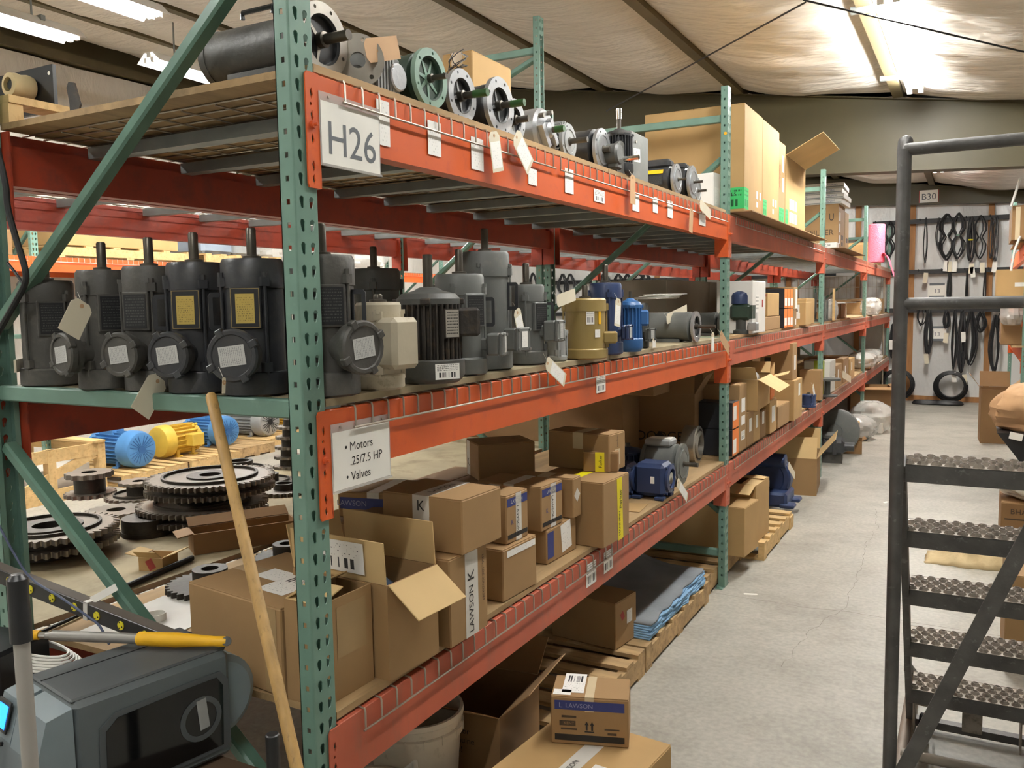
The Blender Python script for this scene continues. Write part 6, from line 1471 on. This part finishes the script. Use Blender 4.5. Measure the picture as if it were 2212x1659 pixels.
for xx in (LX0+.065, LX0+.43):
    c = MB(); c.box(xx-.035,2.15,.175,xx+.035,2.25,.215); c.box(xx-.035,2.16,.05,xx-.029,2.24,.18); c.box(xx+.029,2.16,.05,xx+.035,2.24,.18)
    o = c.build('caster_fork', M_['tread'], ld, False)
    MB().lathe([(.05,-.016),(.06,-.01),(.06,.01),(.05,.016)],24,frame((xx,2.20,.061),(0,1,0),(0,0,1))).build('wheel', M_['rubber'], o)
# ================================================================ far wall: rails, belts, signs
RZs = (3.11,2.25,1.59)
RN = ['upper','middle','lower']
for k,z in enumerate(RZs):
    for (xa,xb,l) in ((-.30,2.6,'aisle'),(-6.9,-.9,'second aisle')):
        t = thing('belt_rail',f'black {RN[k]} hanging rail on the far wall behind the {l}','rail',(0,14.98,z),0)
        MB().box(xa,-.02,-.045,xb,.02,.03).build('rail_bar', M_['rubber'], t, False)
        for i in range(int((xb-xa)/.35)+1): MB().cyl((xa+.05+i*.35,-.02,.01),(xa+.05+i*.35,-.12,.03),.007,6).build('hook', M_['rubber'], t)
def belt(label, x, z, ln, wd, loops=3, r=.009, pinch=.25, m='rubber', y=14.90, tie=None, two=False):
    t = thing('drive_belt', label, 'belt', (x,y,z), 0, 'hanging drive belts')
    for k in range(loops):
        w1 = wd*(.45+.55*random.random()); off=random.uniform(-.02,.02); l1 = ln*random.uniform(.9,1.0)
        pts=[]
        n=20
        for i in range(n):
            a=2*PI*i/n; zz=-l1/2+l1/2*math.cos(a); f_=-zz/l1
            prof = pinch+(1-pinch)*(abs(math.sin(PI*(f_*2 if two else f_)))**.8)*(1 if two else (.35+.9*f_))
            pts.append((w1/2*math.sin(a)*prof/max(.35,abs(math.sin(a))**.3)+off, random.uniform(-.008,.008)-.012*k+.03, zz))
        MB().tube(pts, r, 6, closed=True).build('belt_loop', M_[m], t)
    if tie: MB().tube([(.03*math.cos(a),.03+.03*math.sin(a)-.02,-ln*.48) for a in [2*PI*i/10 for i in range(10)]],.014,6,closed=True).build('tie_wrap', M_[tie], t)
    return t
BL = [(1920,478,560,.25,4,.012,1),(1948,480,560,.12,1,.007,1),(2000,470,572,.07,2,.007,0),(2047,462,562,.26,5,.011,1),(2071,460,560,.28,5,.011,1),(2098,468,572,.16,4,.011,0),(2119,465,566,.20,3,.010,1),(2152,468,570,.12,2,.008,0),(2030,470,540,.10,2,.008,0),(2140,470,560,.08,2,.008,0)]
for i,(u,v0,v1,wd,lo,r,tw) in enumerate(BL):
    p = up(u,v0,y=14.9); q = up(u,v1,y=14.9)
    belt(f'{"crossed coil" if tw else "straight hank"} of black belts on the upper rail, {["first","second","third","fourth","fifth","sixth","seventh","eighth","ninth","tenth"][i]} of ten', p.x, p.z, p.z-q.z, wd, lo, r, .25, two=bool(tw), tie='seafoam' if i==4 else ('yellowbtn' if i==5 else None))
BM2 = [(2053,585,660,.06,3,.012),(2090,585,660,.03,2,.009),(2127,585,665,.04,2,.008),(1992,655,705,.20,2,.010),(1948,668,718,.26,4,.014)]
for i,(u,v0,v1,wd,lo,r) in enumerate(BM2):
    p = up(u,v0,y=14.9); q = up(u,v1,y=14.9); belt(f'black belt hank on the middle rail or just under it, {["first","second","third","fourth","fifth"][i]} of five', p.x,p.z,p.z-q.z,wd,lo,r)
BL3 = [(2007,668,770,.16,5,.013),(2045,668,710,.13,4,.010),(2063,668,800,.10,3,.010),(2080,672,805,.14,5,.014),(2098,672,790,.22,6,.014),(2120,672,720,.2,5,.011),(2150,680,810,.2,4,.011),(2165,672,720,.22,4,.012),(1930,700,780,.10,3,.012)]
for i,(u,v0,v1,wd,lo,r) in enumerate(BL3):
    p = up(u,v0,y=14.9); q = up(u,v1,y=14.9); belt(f'bunch of black belts on the lower rail, {["first","second","third","fourth","fifth","sixth","seventh","eighth","ninth"][i]} of nine', p.x,p.z,p.z-q.z,wd,lo,r)
for i,(u,v0,v1,wd) in enumerate(((1215,592,640,.3),(1232,592,645,.4),(1290,590,620,.25),(1305,590,625,.28),(1380,592,622,.35),(1395,590,625,.3),(1335,592,615,.2),(1355,592,618,.2),(1150,590,640,.3))):
    p = up(u,v0,y=14.9); q = up(u,v1,y=14.9); belt(f'coil of black belts seen through the racks above the blue motors, {["first","second","third","fourth","fifth","sixth","seventh","eighth","ninth"][i]} of nine', p.x,p.z,p.z-q.z,wd,4,.014)
for i,(u,v) in enumerate(((2043,575),(2051,576),(2062,576),(1999,600),(1949,587),(2098,580),(2101,588),(2122,578),(2148,577),(2043,730),(2061,815),(2084,820),(2081,728),(2001,775),(1925,745))):
    p = up(u,v,y=14.86)
    tag(MB().box(-.035,-.002,-.085,.035,.0,.085,T3(p.x,14.86,p.z) @ RY(random.uniform(-.15,.15))).build('hang_tag', M_['tagp' if i%2 else 'paper'], None, False), f'small pale tag on the belts at the far wall, {["first","second","third","fourth","fifth","sixth","seventh","eighth","ninth","tenth","eleventh","twelfth","thirteenth","fourteenth","fifteenth"][i]}','tag','belt tags')
# belts on the floor by the wall
for (u,v,R_,lo,nm) in ((2053,840,.26,6,'large coil of black belt leaning on the far wall'),(1938,835,.27,6,'coil of thick black belt half hidden by the ladder post'),):
    p = up(u,v,y=14.85)
    t = thing('drive_belt', nm, 'belt', (p.x,14.86,R_+.02), 0, 'belts on the floor')
    for k in range(lo): MB().tube([((R_-.012*k)*math.cos(2*PI*i/26)+.01*(k%2),-.02*k+.05,(R_-.012*k)*math.sin(2*PI*i/26)+(.005*k)) for i in range(26)],.014,6,closed=True).build('belt_loop', M_['rubber'], t)
for (u,v,rx,nm) in ((2004,866,.22,'flat round belt lying on the floor by the far wall'),(2045,872,.24,'flat taped belt bundle lying in front of the leaning coil')):
    p = up(u,v,z=.03)
    t = thing('drive_belt', nm, 'belt', (p.x,14.55,.022), 0, 'belts on the floor')
    for k in range(4): MB().tube([((rx-.01*k)*math.cos(2*PI*i/24),(.11-.008*k)*math.sin(2*PI*i/24),.022*k*.5) for i in range(24)],.016,6,closed=True).build('belt_loop', M_['rubber'], t)
# number signs
def wallsign(label, u0,v0,u1,v1, y, body, size, edge='redprint'):
    a = up(u0,v0,y=y); b = up(u1,v1,y=y)
    t = thing('number_sign', label, 'sign', ((a.x+b.x)/2,y,(a.z+b.z)/2), 0)
    wd=b.x-a.x; ht=a.z-b.z
    MB().box(-wd/2-.012,.002,-ht/2,wd/2+.012,.010,ht/2).build('backing', M_[edge], t, False); MB().box(-wd/2,0,-ht/2,wd/2,.002,ht/2).build('paper', M_['paper'], t, False)
    text(body, size, M_['greyink'], frame((0,-.0006,-.01),(1,0,0),(0,0,1)), t)
    return t
wallsign('white sign reading B30 on the second olive girder',1987,412,2026,436,14.92,'B30',.15)
for (v0,v1,nm,tx) in ((614,642,'upper','13'),(708,734,'lower','13')):
    t = wallsign(f'paper sign with number 13 on the wall insulation, {nm} one', 2006,v0,2042,v1,14.955,tx,.10,'paper')
    wd = up(2042,v0,y=14.955).x-up(2006,v0,y=14.955).x
    for s_ in (.11,-.105): MB().box(-wd*.46,-.002,s_-.02,wd*.46,-.0005,s_+.02).build('grey_band', M_['greyink'], t, False)
# wire cage panel near the end of the rack
t = thing('wire_cage','zinc wire mesh cage standing at the far end of the shelving','cage',(-.55,14.7,0),0)
for i in range(20): MB().cyl((-.9+.07*i,0,1.4),(-.9+.07*i,0,2.2),.004,5).build('wire', M_['wire'], t)
for z in (1.4,1.6,1.8,2.0,2.2): MB().cyl((-.95,0,z),(.5,0,z),.006,5).build('wire', M_['wire'], t)
for x in (-.95,.48): MB().cyl((x,0,0),(x,0,2.22),.018,8).build('cage_post', M_['wire'], t)
# ================================================================ second aisle: crate, pallets, motors
t = thing('crate','open pine crate with diagonal braces on the floor of the second aisle','crate',(-6.25,2.95,0),0)
HC=.50
for (a,b,w1,h1) in (((0,0,HC-.06),(0,1.05,HC-.06),.03,.12),((-1.2,0,HC-.06),(-1.2,1.05,HC-.06),.03,.12),((-1.2,0,HC-.06),(0,0,HC-.06),.03,.12),((-1.2,1.05,HC-.06),(0,1.05,HC-.06),.03,.12),((0,0,.06),(0,1.05,.06),.03,.12),((-1.2,0,.06),(0,0,.06),.03,.12),((0,.1,.1),(0,.95,HC-.1),.025,.09),((-1.1,0,.1),(-.1,0,HC-.1),.025,.09)):
    MB().bar(a,b,w1,h1).build('crate_board', M_['pine'], t, False)
for (x,y) in ((-.02,.03),(-.02,1.02),(-1.18,.03),(-1.18,1.02),(-.02,.5),(-.6,.02)): MB().box(x-.04,y-.04,0,x+.04,y+.04,HC).build('crate_post', M_['pine'], t, False)
for yy in (.06,.99): MB().box(-1.25,yy-.07,HC+.001,.03,yy+.07,HC+.022).build('crate_board', M_['pine'], t, False)
MB().box(-1.15,.08,.02,-.08,.95,.30).build('plastic_liner', M_['pvc'], t, False)
pallet('pallet under the blue motor with a cross shaped grille, second aisle', -7.35,4.18,1.15,.80,m='pine')
pallet('pallet under the yellow motor in the second aisle', -7.40,5.08,1.15,.70,m='pine')
pallet('pallet under the farther blue motor in the second aisle', -7.45,5.86,1.10,.6,m='wood')
pallet('pallet under the grey motor in the second aisle', -7.65,6.52,1.10,.6,m='pine')
pallet('pallet under the far yellow motor in the second aisle', -7.75,7.2,1.10,.7,m='pine')
PZ = .128
finmotor('bright blue motor with a cross patterned fan grille, on a pallet in the second aisle', -6.38,4.55,PZ,.175,.75,'bluelite',26,'y',plate=None,cang=-90,loc_rz=PI/2,hm='bluelite',grille=True,slots='blue',feet=True)
m = finmotor('yellow motor lying sideways on a pallet in the second aisle', -6.70,5.0,PZ,.165,.56,'yellowp',20,'y',plate=None,cang=0,hm='yellowp',feet=True)
finmotor('second bright blue motor, partly behind the yellow one', -6.62,5.98,PZ,.165,.7,'bluelite',26,'y',plate=None,cang=-90,loc_rz=PI/2,hm='bluelite',grille=True,slots='blue',feet=True)
finmotor('light grey motor with a round slotted grille, second aisle', -6.72,6.78,PZ,.17,.7,'greylite',26,'y',plate=None,cang=-90,loc_rz=PI/2,hm='greylite',grille=True,slots='void',feet=True)
finmotor('far yellow motor with a ringed grille, second aisle', -6.85,7.5,PZ,.16,.7,'yellowp',26,'y',plate=None,cang=-90,loc_rz=PI/2,hm='yellowp',grille=True,slots='void',feet=True)
finmotor('dark blue motor behind the bright blue one', -7.1,4.95,PZ,.14,.4,'navyp',20,'y',plate=None,cang=-90,hm='navyp') if False else None
tag(MB().box(-.3,0,0,0,.5,1.0,T3(-7.6,8.3,0),ch=.01).build('white_cabinet', M_['white'], None, False),'plain white cabinet beyond the motors in the second aisle','cabinet')
# racks along the side wall
for k in range(4): upright(-6.98, -.02+k*BAY+.15, f'rack upright along the side wall of the second aisle, {ORD[k] if k in (0,) else ORD[k]} from the near wall' if k else 'rack upright along the side wall of the second aisle, nearest the near wall', group='side wall uprights')
bm = make_beam(M_['orange'])
for k in range(3):
    for z in (2.345,):
        place_beam(bm, -6.98, .13+k*BAY, z, False, f'bright orange beam across the second aisle, {NTH[k]} bay', 'side wall beams')
        place_beam(bm, -6.98-D1+.0, .13+k*BAY, z, True, f'rear beam of the rack along the side wall, {NTH[k]} bay', 'side wall beams')
wipe(bm)
dk = make_deck(1.13)
for k in range(3):
    for p in range(3): dup(dk, (-6.98,.13+k*BAY+.17+p*1.19,2.346),0,f'wire deck of the rack along the side wall, {PAN[p]} panel, {NTH[k]} bay','side wall wire decks')['category']='wire deck'
wipe(dk)
pallet('pallet carrying the long pale carton on the side wall rack', -8.05,4.15,1.05,1.75,z=2.352,m='pine')
carton('carton','long pale carton with white labels on the side wall rack', (-7.02,4.15,2.48),1.0,1.55,.22,0,'board2',tm=None,labels=[('+x',.35,.19,.3,.05,'paper'),('+x',.75,.19,.2,.05,'paper')])
carton('carton','brown carton left on the side wall rack near its upright', (-7.1,2.9,2.352),.9,.85,.42,0,'board3',tm=None)
pallet('pallet carrying grey machinery on the side wall rack', -8.05,6.1,1.05,1.3,z=2.352,m='pine')
t = thing('machine','blue grey machine casing with rounded ducts on the side wall rack','machine part',(-7.1,6.15,2.48),0)
MB().box(-.8,0,0,0,.5,.3,ch=.04).build('casing', mat('blue_grey_paint','8792a0',.45,0,.08,6), t, False); MB().lathe([(.14,0),(.15,.02),(.15,.3),(.10,.32)],24,frame((-.2,.35,.18),(1,0,0),(0,0,1))).build('duct', M_['greylite'], t, True); MB().box(-.7,.6,0,-.1,1.1,.22,ch=.04).build('casing', M_['greylite'], t, False)
wrapped('wrapped_part','white wrapped goods on the side wall rack past the machine casing',-7.3,7.9,2.35,.8,1.0,.35,'film',core='paper',seed=21)
wrapped('wrapped_part','second white wrapped bundle on the side wall rack, farther along',-7.3,9.3,2.35,.9,1.2,.4,'film',core='paper',seed=22)
# ================================================================ goods on the other side of the aisle
for k,y in enumerate((8.3,8.3+BAY)):
    u_ = upright(1.74, y, f'rack upright on the opposite side of the aisle, {["nearer","farther"][k]} one', group='opposite uprights'); u_.rotation_euler=(0,0,PI); u_.location=(1.74,y+.076,0)
bm = make_beam(M_['orange'])
for z,l in ((1.74,'middle'),(2.30,'upper'),(1.28,'lower')):
    place_beam(bm, 1.74, 8.3, z, True, f'orange beam of the rack on the opposite side of the aisle, {l} level','opposite beams')
wipe(bm)
carton('carton','worn brown carton jutting from the upper level opposite, a strap across it', (2.35,8.15,2.32),.74,.75,.33,0,'board3',tm=None,strips=[('-y',-.69,.16,.04,.31,'ptape')])
tag(MB().box(-.6,0,0,.6,1.4,.016,T3(2.25,8.3,2.302)).build('plywood_board', M_['ply'], None, False),'plywood board on the upper level opposite the aisle','board')
tag(MB().box(-.6,0,0,.6,2.4,.016,T3(2.25,8.3,1.742)).build('plywood_board', M_['ply'], None, False),'plywood board on the middle level opposite the aisle','board')
tag(MB().box(-.6,0,0,.6,2.4,.016,T3(2.25,8.3,1.282)).build('plywood_board', M_['ply'], None, False),'plywood board on the lower level opposite the aisle','board')
p = up(2212,360,x=1.66); p2 = up(2190,450,x=1.62)
tag(MB().tube([up(2204,385,y=8.12),up(2196,410,y=8.11),up(2184,446,y=8.10)],.012,6).build('strap', M_['pvc'], None),'loose pale strap hanging above the worn carton opposite','strap')
tag(MB().tube([up(2204,510,y=8.12),up(2192,540,y=8.10),up(2184,585,y=8.10)],.012,6).build('strap', M_['pvc'], None),'loose pale strap hanging in front of the worn carton opposite','strap')
carton('carton','brown carton with a white smear on the middle level opposite', (2.25,8.35,1.76),.75,.5,.29,.0,'board2',tm=None,labels=[('-y',-.55,.14,.08,.04,'paper')])
carton('carton','pale carton with a label beside the smeared one opposite', (2.75,8.32,1.76),.48,.5,.34,.0,'board2',tm=None,labels=[('-y',-.38,.27,.12,.10,'label2')])
wrapped('plastic_bag','crumpled clear bag hanging on the middle level opposite',1.66,8.42,1.50,.22,.3,.24,'film',cat='bag',seed=31)
carton('carton','brown carton with its side flap hanging on the lower level opposite', (1.98,8.5,1.30),.42,.6,.30,.0,'board3',tm=None)
p = up(2117,965,z=0)
tb = open_carton('carton','tall open brown carton standing on the aisle floor opposite', (1.76,10.45,0),.34,.45,.66,.05,'board3',flaps=[('-x',.2,35),('+y',.2,20),('+x',.18,50)])
t = thing('tilt_bin','dark tilted metal bin holding crumpled kraft paper','bin',(1.52,6.9,0),0)
MB().prism([(0,.62),(1.0,.62),(1.0,.05),(.42,.05)],0,.7,frame((0,0,0),(1,0,0),(0,0,1)) @ T3(0,0,-.7)).build('bin_shell', M_['plasticb'], t, False)
MB().box(.45,.05,0,1.0,.65,.049).build('bin_base', M_['black'], t, False)
MB().box(.1,.02,.621,1.0,.68,.70,ch=.01).build('bin_lid', M_['greydark'], t, False) if False else None
wrapped('kraft_paper','crumpled kraft packing paper heaped in the tilted bin',1.85,7.2,.60,.72,.6,.42,'kraft',cat='paper',seed=41)
tag(MB().box(-.05,-.002,-.03,.05,0,.03,T3(1.66,6.88,.60) @ RY(.2)).build('paper_tag', M_['paper'], None, False),'white paper tag on the edge of the tilted bin','tag')
z_ = up(2166,1240,y=3.1).z
lb = carton('carton','brown filter carton with printed logo on the floor behind the ladder', (1.49+.6,3.1,0),.6,.55,z_,0,'board',tm=None,texts=[('-y',-.49,z_*.74,'BHA',.06,'brownink'),('-y',-.45,z_*.58,'filters',.03,'brownink')],strips=[('-y',-.47,.10,.18,.08,'ink')])
z2_ = up(2163,1085,y=5.0).z
carton('carton','brown carton reading BHA Filters, farther one behind the ladder', (1.515+.6,5.0,0),.6,.55,z2_,0,'board3',tm=None,tape=None,texts=[('-y',-.43,z2_*.86,'BHA Filters',.05,'brownink')],strips=[('-y',-.43,z2_*.74,.3,.01,'brownink')])
wrapped('filter_bag','white folded filter bag on top of the BHA Filters carton',1.85,5.22,z2_+.001,.72,.5,.16,'paper',cat='bag',seed=51)
p = up(2115,1225,z=.0)
vs=[];n=22;m_=12
for j in range(m_+1):
    for i in range(n+1):
        X=-.32+.75*i/n; Y=-.16+.32*j/m_; e=math.sin(PI*j/m_)*math.sin(PI*min(1,i/n*1.05+.02))
        vs.append((X+.04*mnoise.noise(Vector((j*.4,i*.3,1))),Y+.05*mnoise.noise(Vector((i*.35,j*.3,5))), max(.003,.19*e*(.5+.5*math.sin(i*.8+j*.3)**2)+.05*e*mnoise.noise(Vector((i*.5,j*.6,9))))))
o = MB().add(vs,[(j*(n+1)+i,j*(n+1)+i+1,(j+1)*(n+1)+i+1,(j+1)*(n+1)+i) for j in range(m_) for i in range(n)]).build('felt_bag', M_['cloth'], None, True, loc=(p.x,p.y+.1,0), ang=80); tag(o,'crumpled cream felt filter bag lying on the floor behind the ladder','cloth'); sm = o.modifiers.new('solid','SOLIDIFY'); sm.thickness=.006
p = up(2110,1178,z=0)
tag(MB().prism([(-.22,.16),(.30,.22),(.36,-.12),(.0,-.14)],.001,.004,T3(p.x,p.y,0)).build('paper_sheet', M_['paper'], None, False),'white paper sheet on the floor behind the cream felt bag','paper')
